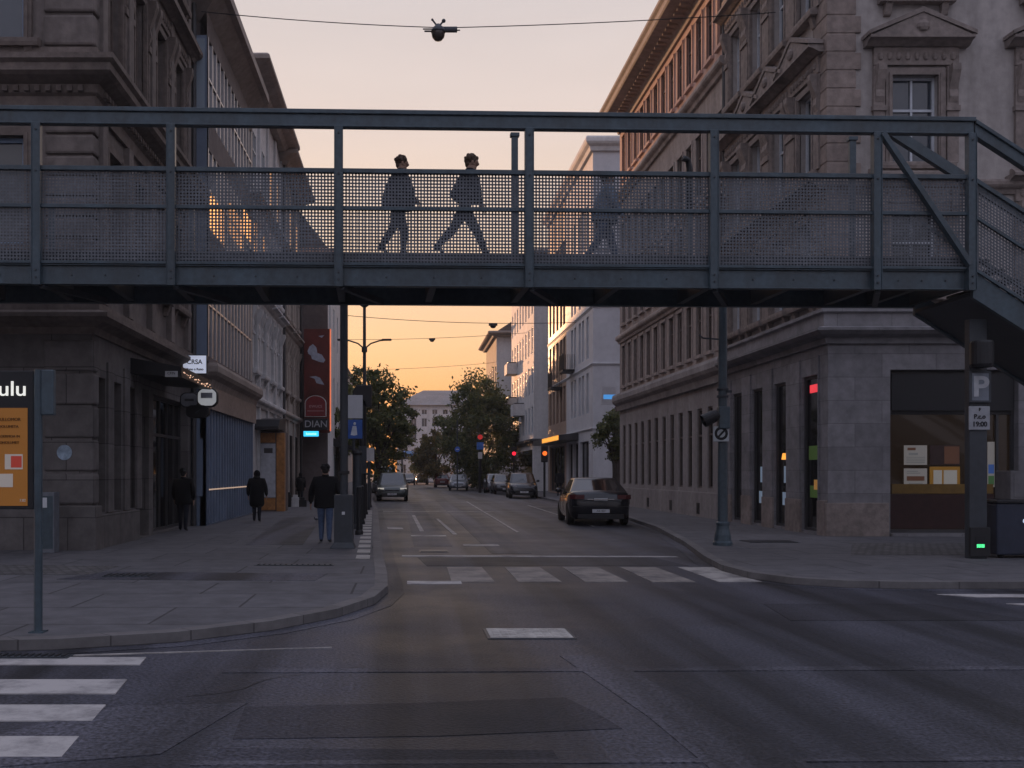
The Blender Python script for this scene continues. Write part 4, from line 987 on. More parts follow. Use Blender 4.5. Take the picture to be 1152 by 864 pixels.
MB().box(-.26, .26, -.07, -.045, 2.55, 3.12).build('blue_plate', mat('sign_blue', (.03, .10, .36), .5), t, bevel=.02)
MB().sphere((.03, -.075, 3.0), .04, .01, .045).plate([(-.03, 2.93), (.08, 2.93), (.11, 2.66), (.02, 2.64), (-.09, 2.66)], -.078, -.07).build('figure', mat('sign_symbol', (.6, .63, .68), .6), t)
MB().box(-.27, .27, -.06, -.045, 3.16, 3.86).build('grey_plate', 'pale', t, bevel=.01)

# overhead lamp on the span wire and three far wires
def wire(label, p0, p1, sag, r=.012, n=14):
    pts = []
    for i in range(n + 1):
        k = i / n; q = Vector(p0).lerp(Vector(p1), k); q.z -= sag * 4 * k * (1 - k); pts.append(q)
    o = Vector(p0); b = MB(); b.tube([q - o for q in pts], r, 6)
    w_ = b.build('span_wire', 'wire', None, p0); tag(w_, label, 'wire', 'wires strung across the street'); return pts
wy = 27.3
wire('thin wire strung across the street holding the big hanging lamp', (-5.7, 27.6, zz(13, 27.6)), (at(494, wy), wy, zz(31, wy)), .06)
wire('thin wire running from the big hanging lamp to the right facade', (at(512, wy), wy, zz(31, wy)), (10.1, 27.3, zz(14, wy)), .05)
hl = thing('hanging_lamp', 'dark hanging street lamp with round globe high above the footbridge', 'street lamp', (at(493, wy), wy, zz(37, wy)))
MB().lathe([(.02, -.22), (.1, -.2), (.165, -.12), (.19, 0), (.18, .04)], (0, 0, 0), 18).build('globe', glass('smoked_globe', (.05, .035, .03), .25, .5), hl, smooth=True)
MB().lathe([(.195, .0), (.2, .05), (.16, .13), (.08, .2), (.05, .24)], (0, 0, 0), 18).build('cap', 'steel_dark', hl, smooth=True)
MB().prism([(-.06, .03), (.06, .03), (.07, .09), (.04, .16), (-.04, .16), (-.07, .09)], .05, .52).box(.5, .6, -.02, .02, .06, .085).box(-.38, -.1, -.03, .03, .03, .06).box(-.42, -.14, -.02, .02, .09, .12).build('arm', 'steel_dark', hl, bevel=.008)
MB().tube([(-.04, 0, .2), (-.16, 0, .36)], .025).sphere((-.16, 0, .36), .035).tube([(.04, 0, .2), (.12, 0, .3)], .025).sphere((.15, 0, .33), .055).build('clamp', 'steel_dark', hl)
for Y, yl, yr, px_l, lab in ((66, 358, 366, 500, 'thin wire with a small lamp just below the bridge, nearest of the far wires'), (90, 384, 377, 482, 'thin wire with a small lamp crossing the orange sky, middle of the far wires'), (112, 418, 410, 478, 'faint lowest wire crossing the orange sky above the trees')):
    xl, xr = (-4.2 if Y < 66.5 else -9), (11.2 if Y < 80 else 10.7 if Y < 103 else 9.7)
    pts = wire(lab, (xl, Y, zz(yl, Y) + .2), (xr, Y, zz(yr, Y) + .2), .25, .02)
    if Y < 100:
        q = pts[9 if Y < 80 else 8]; d = thing('wire_lamp', 'tiny lamp hanging from the %s far wire' % ('nearest' if Y < 80 else 'middle'), 'lamp', (q.x, q.y, q.z), 0, 'small lamps on the far wires')
        MB().box(-.28, .28, -.12, .12, -.16, -.02).sphere((0, 0, -.2), .2, .2, .14).build('body', 'black', d)

# ------------------------------------------------------------------ poster display and plain post, bottom left
py_ = 9.5
px0 = at(43, py_)
d = thing('poster_display', 'black framed display with an orange poster and white ulu header at the left edge', 'poster display', (px0, py_, PZ))
def Zp(y): return zz(y, py_) - PZ
MB().tube([(0, 0, 0), (0, 0, Zp(416))], .04, 12).build('post', 'steel', d); MB().tube([(-1.5, .06, 0), (-1.5, .06, Zp(416))], .04, 12).build('post', 'steel', d)
MB().box(-.07, .07, -.07, .07, 0, .012).build('foot_plate', 'steel', d)
MB().box(-1.46, -.045, .0, .12, Zp(573), Zp(417)).build('frame', 'black', d, bevel=.008)
amb = emit('lit_orange_poster', (.75, .28, .03), .06, (.35, .14, .02))
pst = MB().box(-1.38, -.1, -.008, -.001, Zp(569), Zp(459)).build('poster', amb, d)
cream = emit('lit_poster_white', (.8, .72, .66), .12, (.35, .31, .28))
for (a, c, y0, y1) in ((6, 26, 511, 528), (-2, 15, 533, 548), (-40, -6, 511, 528)): MB().box(at(a, py_) - px0, at(c, py_) - px0, -.013, -.009, Zp(y1), Zp(y0)).build('card', cream, pst)
MB().box(at(13, py_) - px0, at(25, py_) - px0, -.016, -.0135, Zp(526), Zp(513)).build('red_patch', emit('lit_red', (.7, .08, .05), .16, (.3, .03, .02)), pst)
dk = mat('poster_ink', (.10, .035, .008), .7)
for i, (t, y, s_) in enumerate((('OULLOMOR', 472, .042), ('DOLUMETA', 480, .036), ('PLOERMOA IN', 491, .034), ('SONOLUMET', 498, .034))): lettering(t, s_, dk, pst, (at(10, py_) - px0, -.011, Zp(y)))
lettering('ulu', .20, emit('lit_header', (.95, .95, .85), .55), d, (at(14, py_) - px0, -.004, Zp(438)), sx=1.15, bold=.001)
lettering('7.02', .035, cream, pst, (at(26, py_) - px0, -.011, Zp(563)))
MB().box(.035, .155, -.03, .05, Zp(467), Zp(416)).build('side_box', 'steel', d, bevel=.012)
c = thing('utility_cabinet', 'narrow grey utility cabinet against the rusticated pier behind the poster display', 'cabinet', (at(53, 18.9), 18.9, PZ))
MB().box(-.13, .13, 0, .3, 0, 1.15).build('body', mat('cabinet_pale', (.14, .15, .17), .6), c, bevel=.01); MB().box(-.11, .11, -.007, -.001, .08, 1.08).build('door', 'steel', c)
MB().box(-.09, .0, -.011, -.0075, .86, 1.05).build('sticker', 'plate', c)
pl = MB(); pl.lathe([(.15, -.005), (.15, .0)], (0, 0, 0), 24, 'y'); o = pl.build('round_plaque', mat('pale_blue_disc', (.26, .33, .40), .7, .3, 0, 9, .3, 2, .3), None, (at(72.5, 19.53), 19.53, zz(509, 19.5)))
tag(o, 'round pale blue weathered disc painted plaque on the rusticated pier', 'plaque')

# ------------------------------------------------------------------ shop signs, left
def lightbox(name, label, px0_, px1, y0, y1, Y, em, texts=(), frame='steel_dark', depth=.14):
    x0, x1, z0, z1 = at(px0_, Y), at(px1, Y), zz(y1, Y), zz(y0, Y); t = thing(name, label, 'sign', ((x0 + x1) / 2, Y, z0))
    w_, h = (x1 - x0) / 2, z1 - z0
    MB().box(-w_, w_, 0, depth, 0, h).build('casing', frame, t, bevel=.01); MB().box(-w_ + .025, w_ - .025, -.012, -.001, .025, h - .025).build('face', em, t)
    for s_, zr, sz, m in texts: lettering(s_, sz, m, t, (0, -.018, h * zr), bold=.003)
    return t
t = lightbox('projecting_sign', 'white lit sign board reading CRSA above the left canopy', 205, 233, 399, 421, 26.6, emit('lit_white_sign', (.75, .8, 1), .42, (.5, .53, .6)), (('CRSA', .62, .17, 'ink'), ('Muno n Runo', .25, .085, 'ink')))
MB().box(.3, .36, .02, .1, .3, .36).build('bracket', 'steel_dark', t)
def pill(name, label, px, py, Y, rx, rz_, m, dep=.16):
    t = thing(name, label, 'sign', (at(px, Y), Y, zz(py, Y)))
    prof = [(rx * max(-1, min(1, 1.12 * math.cos(R(a)))), rz_ * max(-1, min(1, 1.12 * math.sin(R(a))))) for a in range(0, 360, 15)]
    MB().plate(prof, 0, dep).build('casing', 'black', t, bevel=.01); MB().plate([(a * .88, c * .86) for a, c in prof], -.012, -.001).build('face', m, t)
    return t
t = pill('oval_sign', 'white rounded projecting sign with a pale panel beyond the left canopy', 233, 447, 25.9, .27, .25, emit('lit_pale_sign', (.8, .82, .85), .22, (.45, .46, .47)))
MB().box(-.16, .14, -.02, -.0125, -.02, .12).build('panel', mat('pill_panel', (.3, .31, .33), .6), t)
t = pill('oval_sign', 'grey rounded projecting sign left of the white rounded one', 213, 450, 26.3, .25, .2, mat('grey_sign_face', (.20, .20, .21), .6)); MB().box(-.12, .12, -.02, -.0125, -.03, .03).build('panel', 'frame_d', t)
t = pill('oval_sign', 'black oval projecting sign below the two rounded signs', 222, 463, 25.8, .3, .17, 'black'); MB().bar((-.05, -.015, -.04), (.06, -.015, .04), .03, .01, up=(0, 1, 0)).build('symbol', 'steel_dark', t)
t = thing('canopy_notice', 'small grey notice on the end face of the black left canopy', 'sign', (at(193, 22.27), 22.25, zz(424, 22.25))); MB().box(-.14, .14, 0, .02, 0, .13).build('plate', 'greywhite', t); lettering('CFIN', .08, 'ink', t, (0, -.006, .08))

# red banner, arched sign, black sign, cyan sign
Y = 53.2
x0, x1 = at(342, Y), at(371, Y); z0, z1 = zz(487, Y), zz(370, Y)
t = thing('banner_sign', 'tall dark red projecting banner with torn white shapes on the left facades', 'banner', ((x0 + x1) / 2, Y, z0))
w_, h = (x1 - x0) / 2, z1 - z0
MB().box(-w_, w_, 0, .2, 0, h).build('board', mat('red_banner', (.13, .028, .022), .6, .3, 0, 4, .1, .7, .5), t, bevel=.01)
bl = mat('banner_white', (.42, .44, .52), .7)
def blob(pts, nm='white_shape'): MB().plate([(at(a, Y) - (x0 + x1) / 2, zz(c, Y) - z0) for a, c in pts], -.012, -.002).build(nm, bl, t)
blob([(346, 395), (348, 390), (352, 387), (356, 391), (357, 397), (362, 399), (366, 405), (364, 408), (359, 407), (354, 405), (351, 404), (350, 400), (347, 398)])
blob([(348, 424), (355, 423), (360, 425), (365, 433), (360, 432), (356, 431), (354, 426)]); blob([(358, 378), (365, 377), (362, 380)])
MB().box(w_, w_ + .06, -.01, .21, .1, h).build('sunlit_edge', emit('warm_sunlit_edge_strip', (1, .25, .12), .55, (.5, .12, .08)), t)  # sunlit edge of the banner, its light put in as emission
t = thing('arched_sign', 'red arched sign hanging at the foot of the dark red banner', 'sign', (at(355, 52.6), 52.6, zz(469, 52.6)))
ar = [(-.58, 0), (.58, 0)] + [(.58 * math.cos(R(a)), .72 + .42 * math.sin(R(a))) for a in range(0, 181, 15)]
MB().plate(ar, 0, .12).build('rim', 'chrome', t); MB().plate([(a * .9, .04 + c * .93) for a, c in ar], -.012, -.001).build('face', mat('red_sign_face', (.22, .02, .025), .5), t)
lettering('ewucs', .28, mat('sign_pinkish', (.5, .3, .3), .6), t, (0, -.02, .58)); MB().box(-.45, .45, -.02, -.0125, .3, .33).build('rule', mat('sign_rule', (.5, .3, .3), .6), t)
t = lightbox('black_sign', 'black sign with white outlined letters under the red arched sign', 342, 369, 471, 483.5, 52.5, mat('black_face', (.02, .02, .024), .6), (('DIAN', .5, .5, mat('grey_letter', (.42, .43, .45), .6)),))
t = lightbox('cyan_sign', 'small lit cyan sign below the black lettered sign', 341, 359, 484.5, 491.5, 52.3, emit('cyan_light', (.05, .62, 1), 1.1), (('lunome', .5, .18, emit('pale_cyan_letter', (.6, .9, 1), 1.0)),))

# wooden kiosk entrance with black awning
kx0, kx1, ky = at(284, 39.5), at(320, 39.5), 39.4
k = thing('kiosk', 'orange wooden kiosk front with black awning on the left pavement', 'kiosk', (kx0, ky, PZ))
W = kx1 - kx0
MB().box(0, W, 0, 1.3, 0, 3.15).build('body', 'brownwall', k); MB().box(W - .3, W + .02, -.05, .32, 0, 3.1).build('side_post', 'wood', k, bevel=.01)
MB().box(-.05, W - .35, -.05, -.002, 2.72, 3.1).build('lintel', 'wood', k); MB().box(.05, .3, -.04, -.002, .05, 2.7).build('door', 'greywhite', k)
MB().box(.34, .93, -.04, -.002, .55, 2.68).build('poster', mat('kiosk_poster', (.40, .41, .44), .6), k); MB().box(.48, .82, -.045, -.041, 2.3, 2.5).build('poster_title', 'frame_d', k)
MB().box(.34, .93, -.03, -.002, .05, .52).build('door', 'wood', k)
MB().prism([(1.3, 3.2), (-.9, 3.2), (-.9, 3.32), (-.6, 3.6), (1.3, 3.75)], -.2, W - .1).build('awning', 'black', k, bevel=.01)
for i in range(3):
    q = tag(MB().box(-.14 - .02 * i, .14 + .02 * i, -.1, .1, 0, .55 - .12 * i).box(-.1, .1, -.08, .08, .55 - .12 * i, .66 - .12 * i).build('crate', 'black' if i != 1 else 'greywhite', None, (at(324 + 8 * i, 44.5), 44.5 + .1 * i, PZ), bevel=.01),
            ['black box standing right of the orange kiosk', 'pale box standing between two black boxes by the kiosk', 'low black box standing farthest right of the kiosk'][i], 'box')
aw = thing('shop_awning', 'dark shop awning and pale window beyond the cyan sign', 'awning', (-4.3, 58, 2.9))
MB().prism([(0, .3), (-1.3, .05), (-1.3, .18), (0, .75)], 0, 6).build('canvas', 'black', aw, (0, 0, 0), R(90)); MB().box(-.02, .05, .5, 5.5, -2.3, -.2).build('shop_window', glass('pale_shop_window', (.12, .15, .17), .1), aw)

# ------------------------------------------------------------------ things in the right-hand shop windows (stuck to the glass)
def card(label, px0_, px1, y0, y1, m, inner=None):
    Y = 24.11; x0, x1 = at(px0_, Y), at(px1, Y)
    t = thing('window_poster', label, 'poster', ((x0 + x1) / 2, Y, zz(y1, Y)), 0, 'posters in the lit shop window'); w_, h = (x1 - x0) / 2, zz(y0, Y) - zz(y1, Y)
    MB().box(-w_, w_, 0, .012, 0, h).build('sheet', m, t)
    for a, c, d_, e, im in inner or []: MB().box(-w_ + 2 * w_ * a, -w_ + 2 * w_ * c, -.005, -.001, h * d_, h * e).build('picture', im, t)
    return t
pw = emit('lit_paper', (.8, .72, .6), .05, (.35, .33, .30)); pg = emit('lit_paper_grey', (.7, .66, .55), .09, (.4, .38, .34)); br = emit('lit_photo_brown', (.5, .16, .06), .03, (.14, .07, .04)); yl = emit('lit_amber', (.9, .42, .04), .05, (.3, .15, .02)); gn = emit('lit_ink', (.35, .37, .33), .1, (.2, .2, .2))
card('pale paper poster, upper left of the four in the lit shop window', 1017, 1043, 501, 523, pw, [(.1, .9, .1 + .09 * i, .135 + .09 * i, gn) for i in range(4)] + [(.2, .6, .5, .62, gn), (.15, .5, .75, .88, br)])
card('pale paper poster with orange picture, lower left in the lit shop window', 1017, 1043, 527, 550, pw, [(.12, .88, .4, .62, br), (.3, .6, .15, .2, gn), (.2, .8, .25, .29, gn), (.12, .7, .75, .79, gn), (.12, .6, .84, .88, gn)])
card('dark food photo poster, upper right of the four in the lit shop window', 1046, 1080, 501, 523, mat('dark_print', (.05, .025, .02), .5), [(.48, .97, .06, .94, br)])
card('amber board with two white sheets, lower right in the lit shop window', 1046, 1080, 525, 551, yl, [(.12, .4, .2, .85, pg), (.46, .9, .2, .85, pg)])
card('narrow lit blue and green poster in the pane right of the bridge column', 1111, 1119, 497, 548, pw, [(.1, .9, .3, .5, emit('lit_blue', (.1, .3, .9), .08, (.05, .1, .3))), (.1, .9, .05, .25, emit('lit_green', (.2, .5, .15), .05, (.06, .14, .05)))])
t = thing('red_shop_sign', 'lit red sign glowing inside the shop window nearest the right corner', 'sign', (10.195, 24.8, zz(441, 24.8)))
MB().box(0, .015, -.4, .4, 0, .2).build('panel', emit('red_glow', (1, .06, .08), .6), t)
t = thing('window_display', 'greenish lit display inside the shop window nearest the right corner', 'display', (10.20, 24.85, 1.0))  # stands in for green reflections in the shop glass
MB().box(0, .01, -.25, .35, 0, .3).box(0, .01, -.42, .42, .95, 1.3).build('panel', emit('green_reflection', (.12, .22, .05), .05), t); MB().box(-.005, .0, -.3, .1, .2, .45).build('card', emit('amber_reflection', (.8, .4, .1), .12), t)  # reflections in the glass, painted as glowing panels
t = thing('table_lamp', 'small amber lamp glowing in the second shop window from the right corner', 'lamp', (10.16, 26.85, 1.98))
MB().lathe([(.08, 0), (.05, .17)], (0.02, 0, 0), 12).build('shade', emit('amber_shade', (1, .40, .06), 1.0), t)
for (yy, z, lab) in ((26.85, 1.0, 'pale lit papers in the second shop window from the right corner'), (28.65, 1.0, 'bluish lit panels in the third shop window from the right corner')):  # pale reflections on the panes, made as glowing panels
    t = thing('window_display', lab, 'display', (10.20, yy, z)); MB().box(0, .01, -.2, .2, -.25, .1).box(0, .01, -.15, .1, .35, .8).build('panel', emit('pale_reflection', (.5, .65, .8), .08), t)  # pale reflection on the pane, painted as glowing panels

# ------------------------------------------------------------------ far signs and signals
t = pole('sign_post', 'post with a red round sign above blue signs in front of the big tree', 'sign post', at(540, 76), 76, 4.5, .12, .1, m='black')
MB().lathe([(.19, -.05), (.19, 0)], (0, -.14, 4.25), 20, 'y').build('red_disc', emit('red_signal', (1, .05, .05), .25, (.5, .03, .03)), t); MB().box(-.26, .26, -.2, -.15, 3.3, 3.85).build('blue_plate', mat('sign_blue_far', (.06, .18, .55), .5), t); MB().box(-.16, .16, -.19, -.14, 2.6, 3.1).build('white_plate', 'white_wall', t)
t = pole('sign_post', 'slim post with one round blue sign left of the big tree', 'sign post', at(514.5, 88), 88, 6.2, .06, .05)
MB().lathe([(.24, -.05), (.24, 0)], (0, -.1, 3.6), 20, 'y').build('blue_disc', mat('sign_blue_round', (.05, .16, .6), .5), t); MB().box(-.13, .13, -.16, -.14, 3.56, 3.64).build('white_bar', 'white_wall', t)
def signal(label, px, py, Y, colr, side=0):
    t = thing('traffic_light', label, 'traffic light', (at(px, Y), Y, PZ)); z = zz(py, Y) - PZ
    MB().tube([(0, 0, 0), (0, 0, z - .4)], .07).build('post', 'black', t); MB().box(-.2, .2, -.15, .15, z - .5, z + .55).build('housing', 'black', t, bevel=.03)
    MB().lathe([(.14, -.03), (.14, 0)], (0, -.155, z + .05), 16, 'y').build('lamp', emit('signal_lamp', colr, 1.2), t)
    return t
signal('traffic light glowing red right of the big tree', 578, 511, 74, (1, .02, .05)); signal('traffic light glowing orange under the lit shop canopy', 612.5, 511, 62, (1, .16, .02))
t = thing('overhead_sign', 'rounded blue gantry sign spanning the far end of the street', 'gantry', (at(455, 150), 150, 0))
MB().prism([(0, 4.0), (0, 4.6), (-.3, 4.9), (-1.2, 4.9), (-1.5, 4.5), (-1.2, 4.0)], -.4, 4.6).build('blue_panel', mat('gantry_blue', (.13, .26, .48), .4), t, bevel=.05); MB().box(-.8, 5.2, -1.3, -.2, 3.65, 4.0).build('beam', 'steel', t); MB().box(-.5, -.2, -.9, -.6, 0, 3.7).box(5, 5.3, -.9, -.6, 0, 3.7).build('legs', 'steel', t)
t = thing('projecting_sign', 'small pale sign with a blue strip at the gap beyond the long building', 'sign', (at(685, 56), 56, zz(455, 56))); MB().box(-.4, .4, 0, .15, 0, 1.0).build('casing', 'pale', t); MB().box(-.3, .4, -.01, -.001, .3, .55).build('strip', emit('blue_strip', (.1, .4, .9), .5), t)

# ------------------------------------------------------------------ trees
def tree(label, x, y, h, rx, crown0, seed, lm='leaf', nclump=46, per=90, leaf=.2, lean=.0, group='street trees'):
    rnd = random.Random(seed); t = thing('street_tree', label, 'tree', (x, y, 0), 0, group)
    b = MB(); b.tube([(0, 0, 0), (.05, 0, crown0 * .6), (lean * .5, .05, crown0), (lean, .1, h * .75)], .19, 8, 0, .05)
    ends = []
    for k in range(11):
        a = rnd.uniform(0, 6.28); z0 = crown0 * rnd.uniform(.75, 1.35); e = Vector((math.cos(a) * rx * rnd.uniform(.5, .85) + lean, math.sin(a) * rx * rnd.uniform(.5, .85), z0 + (h - z0) * rnd.uniform(.25, .8)))
        m_ = Vector((lean * .5, 0, z0)).lerp(e, .5) + Vector((0, 0, .3)); b.tube([(lean * .4, .03, z0), m_, e], .07, 6, 0, .02); ends.append(e)
    b.build('trunk', 'bark', t)
    c = MB(); vs, fs = [], []
    cz, hz = (crown0 + h) / 2, (h - crown0) / 2
    for k in range(nclump):
        while True:
            u = Vector((rnd.uniform(-1, 1), rnd.uniform(-1, 1), rnd.uniform(-1, 1)))
            if .2 < u.length < 1: break
        if rnd.random() < .3: u = u.normalized() * rnd.uniform(.95, 1.22)
        taper = 1 - .45 * max(0, u.z) ** 1.3
        q = Vector((u.x * rx * taper + lean * (.5 + u.z / 2), u.y * rx * taper, cz + u.z * hz)); cr = rnd.uniform(.35, 1.0) * rx * .33
        for i in range(int(per * rnd.uniform(.5, 1.3))):
            d = Vector((rnd.gauss(0, 1), rnd.gauss(0, 1), rnd.gauss(0, .75))) * (cr * .55); p = q + d
            a = Vector((rnd.gauss(0, 1), rnd.gauss(0, 1), rnd.gauss(0, 1))).normalized(); bb = a.orthogonal().normalized(); s_ = leaf * rnd.uniform(.5, 1.2)
            o = len(vs); vs += [p - a * s_, p + bb * s_ * .5, p + a * s_, p - bb * s_ * .5]; fs.append((o, o + 1, o + 2, o + 3))
    c.add(vs, fs); c.build('crown', lm, t, recalc=False)
    return t
tree('large bushy tree standing on the right side in the middle of the view', at(541, 98), 98, 10.4, 3.7, 1.2, 1, 'leaf', 190, 130, .2)
tree('yellowing small tree beside the big tree, in front of the white end building', at(490, 112), 112, 6.2, 2.3, 1.0, 2, 'leaf_y', 50, 90, .22)
tree('leafy tree behind the double-armed lamp on the left side', at(426, 66), 66, 8.4, 2.2, 1.8, 3, 'leaf', 80, 100, .17)
tree('taller dark tree behind the left kerb posts', at(403, 74), 74, 9.2, 1.8, 2.2, 4, 'leaf', 50, 100, .18)
tree('tree farther down the left kerb beside the white end building', at(431, 92), 92, 7.6, 1.9, 2.0, 5, 'leaf_y', 46, 100, .2)
tree('low green tree at the far end under the blue gantry', at(480, 138), 138, 5.0, 2.2, .9, 6, 'leaf', 40, 80, .25)
tree('dark shrubby tree in the gap between the long building and the pale block', at(691, 52.5), 52.5, 4.9, 1.0, 2.5, 7, 'leaf', 40, 100, .13)
tree('small tree in front of the red banner and the white street side', at(380, 60), 60, 5.6, .9, 2.4, 8, 'leaf', 26, 80, .13)
gp_ = MB().box(11.25, 14, 53.6, 54, 0, 5.2).build('gap_wall', 'brownwall'); tag(gp_, 'dark low wall filling the gap behind the small shrubby tree on the right', 'wall')

# ------------------------------------------------------------------ cars
def carpaint(name, c, rough=.28): return mat(name, c, rough, .5, .25, 60, .05, .6, .06, 0, coat=.35)
CG = glass('car_glass', (.012, .014, .017), .05, .9, .02)
RED = mat('tail_lamp_red', (.075, .006, .008), .2, .6, 0, 20, .1, 2, .1, 0); CLEAR = mat('headlamp_clear', (.5, .5, .52), .15, .6, .3, 20, .1, 2, .1, 0)

def weld(g):
    key = {}; nv = []; mp = []
    for v in g.v:
        k = tuple(round(q, 4) for q in v)
        if k not in key: key[k] = len(nv); nv.append(v)
        mp.append(key[k])
    g.v = nv; g.f = [tuple(mp[i] for i in f) for f in g.f]; return g

def car(name, label, loc, yaw, pc, kind='sedan', L_=4.65, W_=1.82, H_=1.44, group='cars on the street', lights=0, plate='AB 407'):
    t = thing(name, label, 'car', loc, R(yaw), group)
    h = L_ / 2
    # stations: y, top height, half width, bottom height
    if kind == 'sedan': st = [(-h, .72, .58, .36), (-h + .05, .94, .80, .26), (-h + .17, 1.04, .915, .2), (-h + .5, 1.06, .97, .18), (-1.1, 1.02, .99, .17), (0, .97, 1, .17), (.75, .95, .995, .17), (1.2, .91, .98, .18), (h - .5, .80, .93, .23), (h - .18, .70, .84, .25), (h - .04, .58, .70, .32), (h, .50, .58, .36)]; gl = (-h + .55, 1.0, -h + 1.35, .35)
    elif kind == 'van': st = [(-h, .9, .74, .45), (-h + .06, 1.02, .88, .33), (-h + .3, 1.06, .97, .25), (-.9, 1.05, 1, .22), (0, 1.04, 1, .22), (.6, 1.03, 1, .22), (1.05, 1.0, .985, .22), (h - .5, .93, .95, .23), (h - .15, .80, .87, .26), (h - .03, .66, .76, .32), (h, .56, .66, .36)]; gl = (-h + .08, h - .95, -h + .35, h - 1.75)
    else: st = [(-h, .86, .70, .42), (-h + .06, .98, .86, .33), (-h + .3, 1.02, .95, .26), (-.9, 1.0, 1, .23), (0, .98, 1, .23), (.6, .97, 1, .23), (1.0, .95, .985, .23), (h - .5, .86, .94, .24), (h - .16, .74, .85, .26), (h - .03, .6, .72, .32), (h, .52, .6, .36)]; gl = (-h + .1, h - 1.15, -h + .6, h - 2.0)
    hw = W_ / 2
    def sec(y, zt, k, zb):
        X = hw * k; zm = zb + (zt - zb) * .5
        half = [(X * .80, zb), (X * .93, zb + .06), (X * .985, zb + (zt - zb) * .28), (X, zm), (X * .985, zb + (zt - zb) * .76), (X * .95, zt - .07), (X * .88, zt - .015), (X * .6, zt + .01)]
        return [(x, y, z) for x, z in half] + [(0, y, zt + .02)] + [(-x, y, z) for x, z in reversed(half)]
    vs, fs = [], []; n = 17
    for s in st: vs += sec(*s)
    for i in range(len(st) - 1):
        for j in range(n): fs.append((i * n + j, i * n + (j + 1) % n, (i + 1) * n + (j + 1) % n, (i + 1) * n + j))
    fs += [tuple(range(n - 1, -1, -1)), tuple(range((len(st) - 1) * n, len(st) * n))]
    wy = (-h + .92, h - .88); wr = .325
    body = MB().add(vs, fs).build('body', pc, None, smooth=True)
    cut = MB()
    for y in wy:
        for s in (-1, 1): cut.lathe([(wr + .045, s * (hw - .26)), (wr + .045, s * (hw + .2))] if s > 0 else [(wr + .045, -(hw + .2)), (wr + .045, -(hw - .26))], (0, y, wr), 26, 'x')
    co = cut.build('cutter', 'black'); md = body.modifiers.new('b', 'BOOLEAN'); md.object = co; md.operation = 'DIFFERENCE'; md.solver = 'EXACT'
    bpy.context.view_layer.update()
    me = bpy.data.meshes.new_from_object(body.evaluated_get(bpy.context.evaluated_depsgraph_get()))
    bpy.data.objects.remove(co); body.modifiers.clear(); body.data = me; body.parent = t; me.materials.clear(); me.materials.append(pc)
    me.polygons.foreach_set('use_smooth', [True] * len(me.polygons))
    try: me.set_sharp_from_angle(angle=R(38))
    except Exception: pass
    # cabin: rings from belt to roof
    yb0, yb1, yr0, yr1 = gl
    def top(y):
        for a, c in zip(st, st[1:]):
            if a[0] <= y <= c[0]: k = (y - a[0]) / (c[0] - a[0]); return a[1] + (c[1] - a[1]) * k
        return st[-1][1]
    SS = [-1, -.82, -.4, 0, .4, .82, 1]; LS = [0, .09, .32, .47, .52, .78, .92, 1]
    def ring(y0, y1, w_, z, bow):
        p = [(s * w_, y0 - bow * (1 - s * s), z) for s in SS[:-1]]
        p += [(w_ * (1 + .03 * (1 - (2 * s - 1) ** 2)), y0 + (y1 - y0) * s, z) for s in LS[:-1]]
        p += [(-s * w_, y1 + bow * (1 - s * s), z) for s in SS[:-1]]
        p += [(-w_ * (1 + .03 * (1 - (2 * s - 1) ** 2)), y1 + (y0 - y1) * s, z) for s in LS[:-1]]
        return p
    wb, wt = hw * .90, hw * (.70 if kind == 'sedan' else .76)
    r0 = [(x, y, top(y) - .03) for x, y, z in ring(yb0, yb1, wb, 0, .06)]
    r1 = ring(yr0, yr1, wt, H_ - .075, .10); r2 = ring(yr0 + .07, yr1 - .08, wt * .93, H_ - .02, .08); r3 = ring(yr0 + .4, yr1 - .35, wt * .6, H_, .05)
    N_ = len(r0)
    rear = set(range(1, 5)); front = set(range(14, 18)); sides = {7, 8, 10, 11, 20, 21, 23, 24}
    lower = MB().add(r0 + r1, [(i, (i + 1) % N_, N_ + (i + 1) % N_, N_ + i) for i in range(N_) if i not in rear | front | sides], 0)
    lower.add(r1 + r2 + r3, [(i, (i + 1) % N_, N_ + (i + 1) % N_, N_ + i) for i in range(N_)] + [(N_ + i, N_ + (i + 1) % N_, 2 * N_ + (i + 1) % N_, 2 * N_ + i) for i in range(N_)] + [tuple(range(2 * N_, 3 * N_))])
    o = lower.build('roof', pc, t, smooth=True)
    for nm, ids in (('rear_window', rear), ('windscreen', front), ('side_window', {7, 8, 10, 11}), ('side_window', {20, 21, 23, 24})):
        (lambda g: [g.add([r0[i], r0[(i + 1) % N_], r1[(i + 1) % N_], r1[i]], [(0, 1, 2, 3)]) for i in sorted(ids)] and weld(g))(MB()).build(nm, CG, t, smooth=True)
    # wheels
    for y in wy:
        for s in (-1, 1):
            w_ = MB().lathe([(wr - .11, -.1), (wr - .02, -.105), (wr, -.07), (wr, .07), (wr - .02, .105), (wr - .11, .1)], (0, 0, 0), 26, 'x').build('wheel', 'tyre', t, (s * (hw - .13), y, wr), smooth=False)
            g = MB().lathe([(.215, 0), (.215, .05), (.19, .05), (.19, 0)], (s * .06 - .025, 0, 0), 24, 'x'); g.lathe([(.06, -.02), (.06, .02)], (s * .075, 0, 0), 12, 'x')
            for k in range(5): a = 2 * math.pi * k / 5 + .3; g.bar((s * .08, .04 * math.cos(a), .04 * math.sin(a)), (s * .08, .2 * math.cos(a), .2 * math.sin(a)), .05, .025, up=(1, 0, 0))
            g.build('rim', 'rim', w_); 
    # lamps, plates, bumpers, mirrors, handles
    zr = st[2][1]
